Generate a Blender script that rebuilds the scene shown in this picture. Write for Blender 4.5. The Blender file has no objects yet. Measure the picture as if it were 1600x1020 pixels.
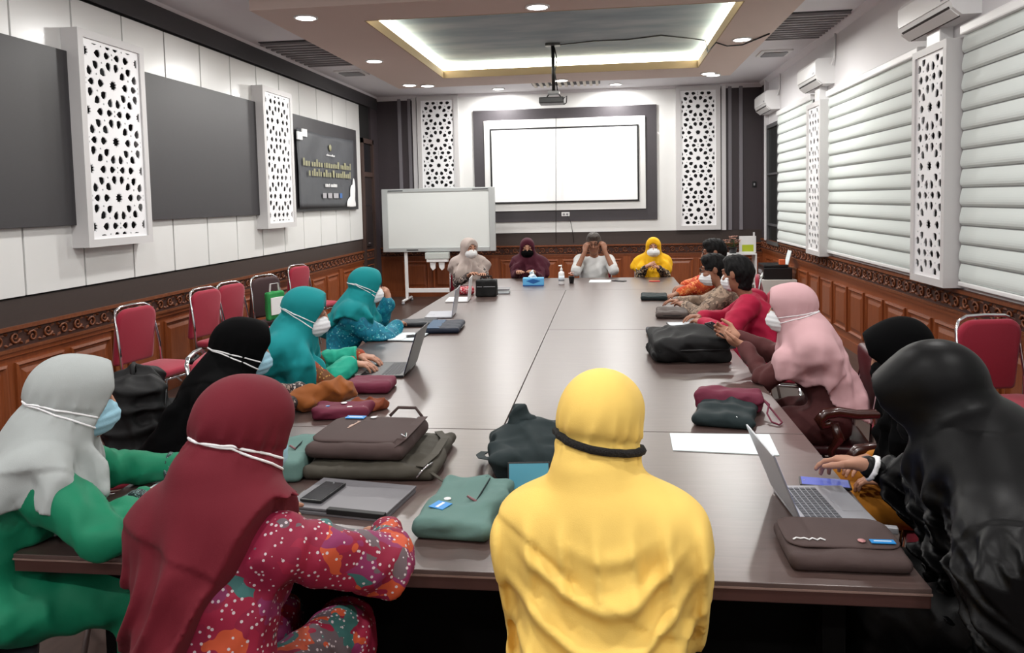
import bpy, bmesh, math, random, zlib
import numpy as np
from mathutils import Vector, Matrix
from mathutils.geometry import delaunay_2d_cdt
R = math.radians
PI = math.pi
random.seed(7)
scene = bpy.context.scene
col = scene.collection

# ------------------------------------------------------------------ camera
F_PX, CX, CY = 1186.13, 804.84, 388.46
YAW, PITCH, ROLL = -0.122697, 0.064060, -0.0218175
CAM = Vector((0.44566, -1.84952, 1.69404))
cam_d = bpy.data.cameras.new('camera')
cam_d.sensor_fit = 'HORIZONTAL'
cam_d.sensor_width = 36.0
cam_d.lens = F_PX / 1600 * 36.0
cam_d.shift_x = -(CX - 800) / 1600
cam_d.shift_y = (CY - 510) / 1600
cam_d.clip_start = 0.05
cam = bpy.data.objects.new('camera', cam_d)
col.objects.link(cam)
_f = Vector((math.sin(YAW) * math.cos(PITCH), math.cos(YAW) * math.cos(PITCH), -math.sin(PITCH)))
_r = Vector((math.cos(YAW), -math.sin(YAW), 0))
_u = _r.cross(_f)
_r2 = math.cos(ROLL) * _r + math.sin(ROLL) * _u
_u2 = -math.sin(ROLL) * _r + math.cos(ROLL) * _u
cam.matrix_world = Matrix(((_r2.x, _u2.x, -_f.x, CAM.x), (_r2.y, _u2.y, -_f.y, CAM.y), (_r2.z, _u2.z, -_f.z, CAM.z), (0, 0, 0, 1)))
scene.camera = cam

# ------------------------------------------------------------------ world, exposure
world = bpy.data.worlds.new('world')
scene.world = world
world.use_nodes = True
world.node_tree.nodes['Background'].inputs[0].default_value = (0.75, 0.85, 1.0, 1)
world.node_tree.nodes['Background'].inputs[1].default_value = 0.6
scene.view_settings.view_transform = 'Standard'
scene.view_settings.look = 'None'
scene.view_settings.gamma = 1.0
scene.view_settings.use_curve_mapping = False
scene.view_settings.exposure = 0.0
scene.cycles.max_bounces = 7
scene.cycles.diffuse_bounces = 4
scene.cycles.glossy_bounces = 3
scene.cycles.transmission_bounces = 4
scene.cycles.caustics_reflective = False
scene.cycles.caustics_refractive = False
scene.cycles.sample_clamp_indirect = 6.0
LAMP_W = 40.0        # watts of one downlight
COVE_E = 9.0         # emission given to the cove wall band

# room size
XL, XR, YB, YF, ZC = -3.65, 3.043, 11.4, -4.2, 3.56
ZS = 3.40            # underside of the dropped soffit
TZ = 0.75            # table top

# ------------------------------------------------------------------ helpers
def srgb(r, g, b):
    def c(v):
        v /= 255.0
        return v / 12.92 if v <= 0.04045 else ((v + 0.055) / 1.055) ** 2.4
    return (c(r), c(g), c(b), 1.0)

MATS = {}
def mat(name, rgb, rough=0.6, metal=0.0, var=0.0, vscale=8.0, bump=0.0, bscale=60.0, spec=0.5, emit=0.0, stretch=(1, 1, 1), coat=0.0, sheen=0.0, alpha=None, trans=0.0):
    if name in MATS: return MATS[name]
    m = bpy.data.materials.new(name); m.use_nodes = True
    nt = m.node_tree; b = nt.nodes['Principled BSDF']
    c = srgb(*rgb)
    b.inputs['Base Color'].default_value = c
    b.inputs['Roughness'].default_value = rough
    b.inputs['Metallic'].default_value = metal
    b.inputs['Specular IOR Level'].default_value = spec
    b.inputs['Coat Weight'].default_value = coat
    b.inputs['Sheen Weight'].default_value = sheen
    if trans: b.inputs['Transmission Weight'].default_value = trans
    tc = nt.nodes.new('ShaderNodeTexCoord'); mp = nt.nodes.new('ShaderNodeMapping')
    mp.inputs['Scale'].default_value = stretch
    nt.links.new(tc.outputs['Object'], mp.inputs['Vector'])
    if var:
        n = nt.nodes.new('ShaderNodeTexNoise'); n.inputs['Scale'].default_value = vscale; n.inputs['Detail'].default_value = 6
        nt.links.new(mp.outputs[0], n.inputs['Vector'])
        mix = nt.nodes.new('ShaderNodeMix'); mix.data_type = 'RGBA'
        mix.inputs['A'].default_value = tuple(v * (1 - var) for v in c[:3]) + (1,)
        mix.inputs['B'].default_value = tuple(min(1, v * (1 + var)) for v in c[:3]) + (1,)
        nt.links.new(n.outputs['Fac'], mix.inputs['Factor'])
        nt.links.new(mix.outputs['Result'], b.inputs['Base Color'])
    if bump:
        n2 = nt.nodes.new('ShaderNodeTexNoise'); n2.inputs['Scale'].default_value = bscale; n2.inputs['Detail'].default_value = 4
        nt.links.new(mp.outputs[0], n2.inputs['Vector'])
        bp = nt.nodes.new('ShaderNodeBump'); bp.inputs['Strength'].default_value = bump; bp.inputs['Distance'].default_value = 0.01
        nt.links.new(n2.outputs['Fac'], bp.inputs['Height']); nt.links.new(bp.outputs[0], b.inputs['Normal'])
    if emit:
        b.inputs['Emission Color'].default_value = c; b.inputs['Emission Strength'].default_value = emit
    MATS[name] = m
    return m

def ramp_mat(name, stops, rough=0.6, kind='VORONOI', scale=20.0, detail=3.0, stretch=(1, 1, 1), distort=0.0, second=None, bump=0.0, constant=True, spec=0.4, coat=0.0):
    """a printed or grained material: texture value -> colour ramp; `second` overlays dots or veins"""
    if name in MATS: return MATS[name]
    m = bpy.data.materials.new(name); m.use_nodes = True
    nt = m.node_tree; b = nt.nodes['Principled BSDF']; b.inputs['Roughness'].default_value = rough
    b.inputs['Specular IOR Level'].default_value = spec; b.inputs['Coat Weight'].default_value = coat; b.inputs['Coat Roughness'].default_value = .32
    tc = nt.nodes.new('ShaderNodeTexCoord'); mp = nt.nodes.new('ShaderNodeMapping'); mp.inputs['Scale'].default_value = stretch
    nt.links.new(tc.outputs['Object'], mp.inputs['Vector'])
    vec = mp.outputs[0]
    if distort:
        dn = nt.nodes.new('ShaderNodeTexNoise'); dn.inputs['Scale'].default_value = scale * 0.6
        nt.links.new(vec, dn.inputs['Vector'])
        mx = nt.nodes.new('ShaderNodeMix'); mx.data_type = 'VECTOR'; mx.inputs['Factor'].default_value = distort
        nt.links.new(vec, mx.inputs['A']); nt.links.new(dn.outputs['Color'], mx.inputs['B']); vec = mx.outputs['Result']
    if kind == 'VORONOI':
        t = nt.nodes.new('ShaderNodeTexVoronoi'); t.inputs['Scale'].default_value = scale
        nt.links.new(vec, t.inputs['Vector']); sep = nt.nodes.new('ShaderNodeSeparateColor'); nt.links.new(t.outputs['Color'], sep.inputs[0]); fac = sep.outputs[0]
    elif kind == 'RINGS':
        t = nt.nodes.new('ShaderNodeTexVoronoi'); t.inputs['Scale'].default_value = scale
        nt.links.new(vec, t.inputs['Vector']); fac = t.outputs['Distance']
    elif kind == 'WAVE':
        t = nt.nodes.new('ShaderNodeTexWave'); t.inputs['Scale'].default_value = scale; t.inputs['Distortion'].default_value = 6; t.inputs['Detail'].default_value = detail
        nt.links.new(vec, t.inputs['Vector']); fac = t.outputs['Fac']
    else:
        t = nt.nodes.new('ShaderNodeTexNoise'); t.inputs['Scale'].default_value = scale; t.inputs['Detail'].default_value = detail
        nt.links.new(vec, t.inputs['Vector']); fac = t.outputs['Fac']
    r = nt.nodes.new('ShaderNodeValToRGB'); cr = r.color_ramp
    cr.interpolation = 'CONSTANT' if constant else 'LINEAR'
    for i, (p, c) in enumerate(stops):
        e = cr.elements[i] if i < 2 else cr.elements.new(p)
        e.position = p; e.color = srgb(*c)
    nt.links.new(fac, r.inputs['Fac'])
    out = r.outputs['Color']
    if second:
        sc2, thr, c2 = second
        v2 = nt.nodes.new('ShaderNodeTexVoronoi'); v2.inputs['Scale'].default_value = sc2
        nt.links.new(mp.outputs[0], v2.inputs['Vector'])
        lt = nt.nodes.new('ShaderNodeMath'); lt.operation = 'LESS_THAN'; lt.inputs[1].default_value = thr
        nt.links.new(v2.outputs['Distance'], lt.inputs[0])
        mx = nt.nodes.new('ShaderNodeMix'); mx.data_type = 'RGBA'; mx.inputs['B'].default_value = srgb(*c2)
        nt.links.new(lt.outputs[0], mx.inputs['Factor']); nt.links.new(out, mx.inputs['A']); out = mx.outputs['Result']
    nt.links.new(out, b.inputs['Base Color'])
    if bump:
        bp = nt.nodes.new('ShaderNodeBump'); bp.inputs['Strength'].default_value = bump; bp.inputs['Distance'].default_value = 0.005
        nt.links.new(fac, bp.inputs['Height']); nt.links.new(bp.outputs[0], b.inputs['Normal'])
    MATS[name] = m
    return m

def tag(o, label=None, cat=None, group=None, kind=None):
    if label: o['label'] = label
    if cat: o['category'] = cat
    if group: o['group'] = group
    if kind: o['kind'] = kind
    return o

def empty(name, loc=(0, 0, 0), rz=0.0, parent=None):
    o = bpy.data.objects.new(name, None); o.empty_display_size = 0.1
    col.objects.link(o); o.location = loc; o.rotation_euler = (0, 0, rz)
    if parent: o.parent = parent
    return o

def link(name, me, parent=None, loc=None, rot=None):
    o = bpy.data.objects.new(name, me); col.objects.link(o)
    if parent: o.parent = parent
    if loc is not None: o.location = loc
    if rot is not None: o.rotation_euler = rot
    return o

def copy_tree(o, parent=None):
    c = o.copy(); col.objects.link(c); c.parent = parent
    for ch in list(o.children): copy_tree(ch, c)
    return c

class MB:
    """collects shapes and links them as one mesh"""
    def __init__(s): s.v = []; s.f = []; s.sm = []
    def add(s, vs, fs, smooth=False):
        n = len(s.v); s.v += [tuple(v) for v in vs]; s.f += [tuple(i + n for i in f) for f in fs]; s.sm += [smooth] * len(fs); return s
    def box(s, x0, x1, y0, y1, z0, z1, b=0.0):
        if b <= 0:
            vs = [(x, y, z) for z in (z0, z1) for y in (y0, y1) for x in (x0, x1)]
            return s.add(vs, [(0, 2, 3, 1), (4, 5, 7, 6), (0, 1, 5, 4), (2, 6, 7, 3), (0, 4, 6, 2), (1, 3, 7, 5)])
        bm = bmesh.new(); bmesh.ops.create_cube(bm, size=1)
        for v in bm.verts: v.co = Vector(((x0 + x1) / 2 + v.co.x * (x1 - x0), (y0 + y1) / 2 + v.co.y * (y1 - y0), (z0 + z1) / 2 + v.co.z * (z1 - z0)))
        bmesh.ops.bevel(bm, geom=bm.edges[:], offset=b, segments=2, affect='EDGES', profile=0.6)
        bm.verts.index_update()
        s.add([v.co[:] for v in bm.verts], [[v.index for v in f.verts] for f in bm.faces]); bm.free(); return s
    def tube(s, pts, r, n=8, closed=False, cap=True):
        pts = [Vector(p) for p in pts]; m = len(pts); rings = []; up = None
        for i, p in enumerate(pts):
            if closed: t = (pts[(i + 1) % m] - pts[i - 1])
            else: t = pts[min(i + 1, m - 1)] - pts[max(i - 1, 0)]
            t.normalize()
            if up is None:
                up = Vector((0, 0, 1)) if abs(t.z) < 0.9 else Vector((1, 0, 0))
            a = t.cross(up)
            if a.length < 1e-5: a = t.cross(Vector((1, 0.3, 0.2)))
            a.normalize(); up = a.cross(t).normalized()
            rr = r[i] if isinstance(r, (list, tuple)) else r
            rings.append([p + rr * (math.cos(2 * PI * k / n) * a + math.sin(2 * PI * k / n) * up) for k in range(n)])
        vs = [v for q in rings for v in q]; fs = []
        for i in range(m if closed else m - 1):
            j = (i + 1) % m
            for k in range(n): fs.append((i * n + k, i * n + (k + 1) % n, j * n + (k + 1) % n, j * n + k))
        if cap and not closed: fs += [tuple(range(n))[::-1], tuple((m - 1) * n + k for k in range(n))]
        return s.add(vs, fs, True)
    def lathe(s, prof, c=(0, 0, 0), n=20, ax='z'):
        vs = []; fs = []; m = len(prof)
        for (r, h) in prof:
            for k in range(n):
                a = 2 * PI * k / n; p = (r * math.cos(a), r * math.sin(a), h)
                if ax == 'y': p = (p[0], p[2], p[1])
                if ax == 'x': p = (p[2], p[0], p[1])
                vs.append((c[0] + p[0], c[1] + p[1], c[2] + p[2]))
        for i in range(m - 1):
            for k in range(n): fs.append((i * n + k, i * n + (k + 1) % n, (i + 1) * n + (k + 1) % n, (i + 1) * n + k))
        fs += [tuple(range(n))[::-1], tuple((m - 1) * n + k for k in range(n))]
        return s.add(vs, fs, True)
    def prism(s, poly, origin, u, v, w):
        """polygon (list of 2D) spanned by u, v and extruded along w"""
        o, u, v, w = Vector(origin), Vector(u), Vector(v), Vector(w); n = len(poly)
        a = [o + u * p[0] + v * p[1] for p in poly]; b_ = [p + w for p in a]
        return s.add(a + b_, [tuple(range(n))[::-1], tuple(range(n, 2 * n))] + [(i, (i + 1) % n, n + (i + 1) % n, n + i) for i in range(n)])
    def mesh(s, name, m=None):
        me = bpy.data.meshes.new(name); me.from_pydata([tuple(v) for v in s.v], [], s.f)
        me.polygons.foreach_set('use_smooth', s.sm)
        bm = bmesh.new(); bm.from_mesh(me); bmesh.ops.recalc_face_normals(bm, faces=bm.faces[:]); bm.to_mesh(me); bm.free()
        if m: me.materials.append(m)
        return me
    def build(s, name, m, parent=None, loc=None, rot=None): return link(name, s.mesh(name, m), parent, loc, rot)

def rrect(w, h, r, n=5, cx=0, cy=0, top_only=False):
    """rounded rectangle outline centred on cx, cy"""
    out = []
    for (sx, sy, a0) in ((1, 1, 0), (-1, 1, 90), (-1, -1, 180), (1, -1, 270)):
        rr = r if (sy > 0 or not top_only) else r * 0.3
        for k in range(n + 1):
            a = R(a0 + 90 * k / n); out.append((cx + sx * (w / 2 - rr) + rr * math.cos(a), cy + sy * (h / 2 - rr) + rr * math.sin(a)))
    return out

def cushion(poly, thick, soft=0.3, dome=0.25):
    """padded slab from an outline: returns verts, faces in (x, y, z = thickness)"""
    n = len(poly); cx = sum(p[0] for p in poly) / n; cy = sum(p[1] for p in poly) / n
    prof = [(1 - 0.22 * soft, 0.0), (1 - 0.04 * soft, 0.12), (1.0, 0.35), (1.0, 0.65), (1 - 0.04 * soft, 0.88), (1 - 0.22 * soft, 1.0), (0.45, 1.0 + dome), (0.12, 1.0 + dome * 1.15)]
    vs = []; fs = []
    for (k, h) in prof:
        for p in poly: vs.append((cx + (p[0] - cx) * k, cy + (p[1] - cy) * k, thick * h))
    for i in range(len(prof) - 1):
        for k in range(n): fs.append((i * n + k, i * n + (k + 1) % n, (i + 1) * n + (k + 1) % n, (i + 1) * n + k))
    fs += [tuple(range(n))[::-1], tuple((len(prof) - 1) * n + k for k in range(n))]
    return vs, fs

# ------------------------------------------------------------------ materials
M_white = mat('white_panel', (226, 226, 224), 0.28, var=0.03, vscale=2, coat=0.15)
M_wpaint = mat('white_paint', (222, 220, 222), 0.6, var=0.03, vscale=1.5)
M_lat = mat('white_lattice', (244, 244, 246), 0.4)
M_box = mat('lattice_box_grey', (205, 203, 203), 0.45)
M_dgrey = mat('dark_grey_laminate', (52, 50, 53), 0.45, var=0.12, vscale=30, stretch=(1, 1, 6))
M_dband = mat('dark_brown_band', (58, 47, 43), 0.5, var=0.18, vscale=20, stretch=(1, 0.2, 3))
M_dback = mat('dark_back_panel', (62, 54, 58), 0.5, var=0.12, vscale=20, stretch=(4, 1, 0.3))
M_joint = mat('joint_black', (18, 16, 16), 0.8)
M_wood = ramp_mat('wainscot_wood', [(0.0, (102, 48, 22)), (0.5, (132, 68, 34)), (1.0, (154, 86, 44))], 0.38, 'NOISE', 5, 6, (14, 14, 0.8), constant=False, coat=0.25)
M_carve = ramp_mat('carved_wood', [(0.0, (78, 36, 18)), (0.5, (112, 60, 32)), (1.0, (140, 84, 48))], 0.45, 'NOISE', 40, 4, constant=False)
M_carved = mat('carved_ground', (58, 26, 14), 0.6)
M_floor = ramp_mat('floor_tile', [(0.0, (58, 44, 40)), (0.5, (76, 60, 54)), (1.0, (92, 74, 68))], 0.35, 'NOISE', 4, 6, (6, 0.7, 1), constant=False)
M_ceil = mat('ceiling_white', (228, 226, 230), 0.75, var=0.02)
M_soffit = mat('soffit_beige', (218, 198, 188), 0.7, var=0.03, vscale=2)
M_lip = mat('soffit_lip_tan', (176, 152, 118), 0.7)
M_sky = ramp_mat('mural_sky', [(0.0, (118, 134, 148)), (0.45, (146, 160, 170)), (0.62, (168, 178, 184)), (1.0, (196, 202, 204))], 0.8, 'NOISE', 1.4, 7, (0.8, 2.2, 1), constant=False, distort=0.15)
M_coveglow = mat('cove_wall_glow', (255, 250, 226), 0.5, emit=COVE_E)
M_lamp = mat('downlight_glow', (255, 252, 246), 0.5, emit=14.0)
M_chrome = mat('chrome', (220, 220, 224), 0.12, 1.0)
M_gold = mat('gold_frame', (206, 152, 70), 0.3, 0.9)
M_red = mat('red_fabric', (154, 26, 52), 0.85, var=0.08, vscale=90, bump=0.15, bscale=300, sheen=0.2)
M_maroonleather = mat('maroon_vinyl', (74, 30, 34), 0.4, var=0.1)
M_black = mat('matte_black', (14, 14, 15), 0.6)
M_blackpl = mat('black_plastic', (22, 22, 24), 0.35)
M_wplastic = mat('white_plastic', (236, 236, 236), 0.35)
M_gplastic = mat('grey_plastic', (150, 150, 154), 0.4)
M_table = ramp_mat('table_laminate', [(0.0, (66, 51, 48)), (0.5, (82, 65, 61)), (1.0, (98, 81, 77))], 0.33, 'NOISE', 6, 6, (1.2, 14, 1), constant=False, spec=0.7, coat=.5)
M_tedge = mat('table_edge', (72, 46, 42), 0.32, var=0.15, vscale=30, stretch=(0.3, 1, 3))
M_tunder = mat('table_underside_shade', (8, 7, 7), 0.9, spec=.1)  # near black: deep shade under the tables put into the colour

# ------------------------------------------------------------------ structure: shell
def struct(name, mb, m, label=None):
    o = mb.build(name, m); o['kind'] = 'structure'
    if label: o['label'] = label
    return o

floor = struct('floor', MB().box(XL - .2, XR + .2, YF - .2, YB + .2, -0.1, 0.0), M_floor)
wall_left = struct('wall_left', MB().box(XL - .2, XL, YF, YB, 0, ZC + .3), M_joint)
wall_right = struct('wall_right', MB().box(XR, XR + .2, YF, YB, 0, ZC + .3), M_wpaint)
wall_back = struct('wall_back', MB().box(XL - .2, XR + .2, YB, YB + .2, 0, ZC + .3), M_dback)
wall_front = struct('wall_front', MB().box(XL - .2, XR + .2, YF - .2, YF, 0, ZC + .3), M_wpaint)

# ceiling: outer ring at ZC, dropped soffit ring with a recess
SX0, SX1, SY0, SY1 = -2.65, 2.2, 4.6, 9.4
RX0, RX1, RY0, RY1 = -1.8, 1.67, 5.17, 8.62
mb = MB()
mb.box(XL, SX0, YF, YB, ZC, ZC + .2); mb.box(SX1, XR, YF, YB, ZC, ZC + .2)
mb.box(SX0, SX1, YF, SY0, ZC, ZC + .2); mb.box(SX0, SX1, SY1, YB, ZC, ZC + .2)
ceiling = struct('ceiling', mb, M_ceil)
mb = MB()
mb.box(SX0, RX0, SY0, SY1, ZS, ZC + .2); mb.box(RX1, SX1, SY0, SY1, ZS, ZC + .2)
mb.box(RX0, RX1, SY0, RY0, ZS, ZC + .2); mb.box(RX0, RX1, RY1, SY1, ZS, ZC + .2)
soffit = mb.build('soffit', M_soffit, ceiling)
mb = MB()
for (a, b_, c, d) in ((RX0, RX0 + .012, RY0, RY1), (RX1 - .012, RX1, RY0, RY1), (RX0, RX1, RY0, RY0 + .012), (RX0, RX1, RY1 - .012, RY1)):
    mb.box(a, b_, c, d, ZS - .002, ZS + .10)
mb.build('recess_lip', M_lip, ceiling)
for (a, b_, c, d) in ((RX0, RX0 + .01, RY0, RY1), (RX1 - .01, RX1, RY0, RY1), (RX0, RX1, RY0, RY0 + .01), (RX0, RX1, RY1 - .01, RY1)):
    MB().box(a, b_, c, d, ZS + .10, ZS + .205).build('glowing_cove_wall', M_coveglow, ceiling)  # lit cove wall glows itself, in place of an LED behind the lip
MB().box(RX0, RX1, RY0, RY1, ZS + .205, ZS + .25).build('painted_sky_panel', M_sky, ceiling)
# coving along the walls
mb = MB()
prof = [(0, 0), (0.07, 0), (0.06, -0.02), (0.02, -0.06), (0, -0.07)]
mb.prism(prof, (XL, YF, ZC), (1, 0, 0), (0, 0, 1), (0, YB - YF, 0))
mb.prism(prof, (XR, YF, ZC), (-1, 0, 0), (0, 0, 1), (0, YB - YF, 0))
mb.prism(prof, (XL, YB, ZC), (0, -1, 0), (0, 0, 1), (XR - XL, 0, 0))
t = mb.build('trim_1', M_ceil); t['kind'] = 'structure'
# slatted grilles in the outer ceiling
def grille(x0, x1, y0, y1, along_x, label):
    g = empty('ceiling_grille', ((x0 + x1) / 2, (y0 + y1) / 2, ZC - .03)); tag(g, label, 'grille')
    MB().box(x0 - g.location.x, x1 - g.location.x, y0 - g.location.y, y1 - g.location.y, .022, .03).build('backing', mat('grille_dark', (52, 50, 54), .7), g)
    n = 11; sm = None
    for k in range(n):
        if along_x:
            yy = y0 + (y1 - y0) * (k + .5) / n - g.location.y
            sm = sm or MB().box(x0 - g.location.x, x1 - g.location.x, -.02, .02, -.006, .022).mesh('grille_slat', mat('grille_slat', (150, 146, 148), .6))
            link('slat', sm, g, (0, yy, 0))
        else:
            xx = x0 + (x1 - x0) * (k + .5) / n - g.location.x
            sm = sm or MB().box(-.022, .022, y0 - g.location.y, y1 - g.location.y, -.006, .022).mesh('grille_slat', mat('grille_slat2', (206, 198, 186), .6))
            link('slat', sm, g, (xx, 0, 0))
grille(-3.5, -2.75, 6.55, 8.1, True, 'grey slatted ceiling grille above the dark wall boards')
grille(2.27, 2.95, 6.4, 7.7, True, 'grey slatted ceiling grille above the window blinds')
grille(-.75, .35, 10.05, 10.75, False, 'slatted ceiling grille above the projection screen')
def vent(x, y, label):
    g = empty('air_vent', (x, y, ZC - .02)); tag(g, label, 'vent')
    MB().box(-.2, .2, -.2, .2, .0, .02, .004).build('frame', M_wplastic, g)
    for k in range(5): MB().prism([(-.15, 0), (.15, 0), (.15, -.012), (-.15, -.012)], (0, -.12 + .06 * k, 0), (1, 0, 0), (0, .6, 1), (0, .02, -.004)).build('louvre', M_gplastic, g)
vent(-3.15, 8.75, 'square white air vent in the ceiling above the banner wall')
vent(2.65, 8.65, 'square white air vent in the ceiling above the wall air conditioners')

# downlights
M_ring = mat('downlight_ring', (235, 235, 235), .4)
def downlight(x, y, z, label, r=.09, watts=None):
    g = empty('downlight', (x, y, z)); tag(g, label, 'downlight', 'recessed ceiling downlights')
    MB().lathe([(r + .02, 0), (r + .02, -.008), (r, -.012), (r, -.004), (r, 0)], n=20).build('ring', M_ring, g)
    MB().lathe([(r, -.004), (r * .98, -.009), (.01, -.013)], n=20).build('diffuser', M_lamp, g)
    ld = bpy.data.lights.new('downlight_lamp', 'AREA'); ld.shape = 'DISK'; ld.size = 2 * r; ld.energy = watts or LAMP_W; ld.color = (1.0, .985, .96)
    lo = bpy.data.objects.new('lamp', ld); col.objects.link(lo); lo.parent = g; lo.location = (0, 0, -.03)
for (x, y, lb) in ((-2.27, 4.93, 'bright round downlight in the soffit, nearest to the lattice with the dark boards'), (-2.32, 7.14, 'round downlight in the left arm of the beige soffit beside the recess'),
                   (-2.40, 9.08, 'round downlight, one of a close pair at the soffit corner by the whiteboard'), (-2.16, 9.2, 'round downlight, right one of the close pair at the soffit corner by the whiteboard'),
                   (-.15, 4.98, 'large bright downlight in the soffit edge nearest the camera above the table'), (-.2, 9.22, 'round downlight in the soffit right behind the projector'),
                   (1.93, 6.85, 'bright downlight beside the loose black ceiling cable'), (1.86, 9.13, 'round downlight, left one of the pair at the soffit corner by the right lattice'), (1.95, 9.3, 'round downlight, right one of the pair at the soffit corner by the right lattice')):
    downlight(x, y, ZS, lb, watts=LAMP_W * (.5 if y > 9 else 1))
for (x, y) in ((-2.3, 2.2), (-.15, 2.2), (1.95, 2.2), (-2.3, -.6), (-.15, -.6), (1.95, -.6), (-2.3, -3), (-.15, -3), (1.95, -3), (-1.35, 10.9), (.6, 10.9)):
    downlight(x, y, ZC, {-1.35: 'round downlight close to the back wall above the left half of the screen', .6: 'round downlight close to the back wall above the right half of the screen'}.get(x, 'round ceiling downlight outside the photo frame'), r=.09, watts=LAMP_W * (.75 if y < 5 else 1))

# ------------------------------------------------------------------ wainscot
def scroll_mesh():
    """one carved scroll-and-leaf motif, 0.30 long, 0.13 high, relief towards +y"""
    mb = MB()
    def spiral(cx, cz, r0, turns, a0, sgn, rt):
        pts = []; rad = []
        for k in range(13):
            t = k / 12; a = a0 + sgn * turns * 2 * PI * t; r = r0 * (1 - .82 * t)
            pts.append((cx + r * math.cos(a), .006, cz + r * math.sin(a))); rad.append(rt * (1 - .5 * t))
        mb.tube(pts, rad, 5)
    spiral(-.075, .008, .045, 1.3, R(200), 1, .010); spiral(.075, -.008, .045, 1.3, R(20), 1, .010)
    for (x, z, a, l) in ((-.13, -.035, 35, .05), (-.125, .04, -40, .045), (0, .04, 20, .05), (0, -.042, 200, .05), (.13, .035, 215, .05), (.125, -.04, 140, .045), (-.035, -.035, -30, .035), (.035, .035, 150, .035)):
        c, s_ = math.cos(R(a)), math.sin(R(a)); w = .013
        P = [(-l / 2, 0), (-l * .1, w), (l / 2, 0), (-l * .1, -w)]
        q = [(x + c * p[0] - s_ * p[1], 0, z + s_ * p[0] + c * p[1]) for p in P]
        mb.add(q + [(x, .018, z)], [(0, 1, 4), (1, 2, 4), (2, 3, 4), (3, 0, 4)])
    return mb.mesh('carved_scroll', M_carve)
SCROLL = scroll_mesh()
def ppanel_mesh(w, h):
    """raised wainscot panel in its frame; lies in xz, front +y"""
    def ring(x, z, y): return [(-x, y, -z), (x, y, -z), (x, y, z), (-x, y, z)]
    lv = [ring(w / 2, h / 2, .0), ring(w / 2, h / 2, .016), ring(w / 2 - .018, h / 2 - .018, .022), ring(w / 2 - .034, h / 2 - .034, .004), ring(w / 2 - .05, h / 2 - .05, .004), ring(w / 2 - .085, h / 2 - .085, .016)]
    vs = [p for l in lv for p in l]; fs = []
    for i in range(len(lv) - 1):
        for k in range(4): fs.append((i * 4 + k, i * 4 + (k + 1) % 4, i * 4 + 4 + (k + 1) % 4, i * 4 + 4 + k))
    fs.append(tuple(len(lv) * 4 - 4 + k for k in range(4)))
    return MB().add(vs, fs).mesh('raised_panel', M_wood)
PP = ppanel_mesh(.47, .5)
def wainscot(name, length, loc, rz, zr0, zr1, z_band, first=0, pillar_every=3, vis=None):
    """local frame: x along the wall, +y into the room"""
    root = empty(name, loc, rz); root['kind'] = 'structure'
    mb = MB().box(0, length, 0, .012, 0, zr0)
    mb.box(0, length, 0, .03, 0, .1); mb.box(0, length, .0, .028, zr0 - .045, zr0)
    mb.build('wood_backing', M_wood, root)
    mb = MB().box(0, length, 0, .02, zr0, zr1); mb.build('rail_ground', M_carved, root)
    mb = MB().box(0, length, 0, .045, zr1 - .014, zr1 + .012); mb.box(0, length, 0, .04, zr0 - .012, zr0 + .01); mb.build('rail_moulding', M_carve, root)
    n = int(length / .31)
    for k in range(n):
        o = link('carved_scroll', SCROLL, root, ((k + .5) * length / n, .02, (zr0 + zr1) / 2)); o.scale = (1, 1, (zr1 - zr0) / .15)
        if k % 2: o.rotation_euler = (0, PI, 0)
    step = .545; k = 0; x = .3 + first
    while x < length - .25:
        link('raised_panel', PP, root, (x, .012, .1 + (zr0 - .145) / 2 + .0))
        k += 1; x += step
        if k % pillar_every == 0:
            MB().box(x - .27, x - .13, 0, .032, .1, zr0 - .045).build('pilaster', M_wood, root); x += .14
    if z_band:
        MB().box(0, length, 0, .015, zr1 + .012, z_band).build('dark_band', M_dband, root)
    return root
# left wall: local x runs towards -y so that local +y is world +x
w = wainscot('trim_2', YB - .35 - YF, (XL, YB - .35, 0), R(-90), .74, .89, 1.085, pillar_every=3)
w = wainscot('trim_3', YB - YF, (XR, YF, 0), R(90), .79, .95, None, pillar_every=40)
w = wainscot('trim_4', XR - XL, (XR, YB, 0), R(180), .72, .88, 1.11, pillar_every=4)

# ------------------------------------------------------------------ left wall panels
wp = {}
def wpanel(y0, y1, z0, z1):
    k = (round(y1 - y0, 3), round(z1 - z0, 3))
    if k not in wp: wp[k] = MB().box(0, .03, -(y1 - y0) / 2 + .009, (y1 - y0) / 2 - .009, 0, z1 - z0, .002).mesh('wall_panel', M_white)
    o = link('wall_panel', wp[k], wall_left, (XL, (y0 + y1) / 2, z0))
PW = .6185; y = 3.0 - PW * 11
while y < 10.4:
    y1 = y + PW
    if y1 < 10.5: wpanel(y, y1, 1.10, 3.32)
    elif y < 10.4: wpanel(y, 11.0, 2.85, 3.32); wpanel(y, 10.5, 1.10, 1.62)
    y = y1
MB().box(XL, XL + .05, YF, YB, 3.34, ZC).build('dark_top_band', M_dgrey, wall_left)
MB().box(XL, XL + .035, 11.0, YB, 0, ZC).build('dark_corner_panel', M_dback, wall_left)
def board(y0, y1, z0, z1, label):
    o = MB().box(XL + .03, XL + .075, y0, y1, z0, z1, .003).build('dark_wall_board', M_dgrey); tag(o, label, 'wall board', 'dark grey wall boards')
board(.9, 3.5, 1.575, 2.885, 'dark grey wall board at the left picture edge')
board(4.3, 6.75, 1.585, 2.89, 'dark grey wall board between the two white lattice boxes')
board(7.5, 10.1, 1.6, 2.87, 'dark grey wall board behind the printed banner')
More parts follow.
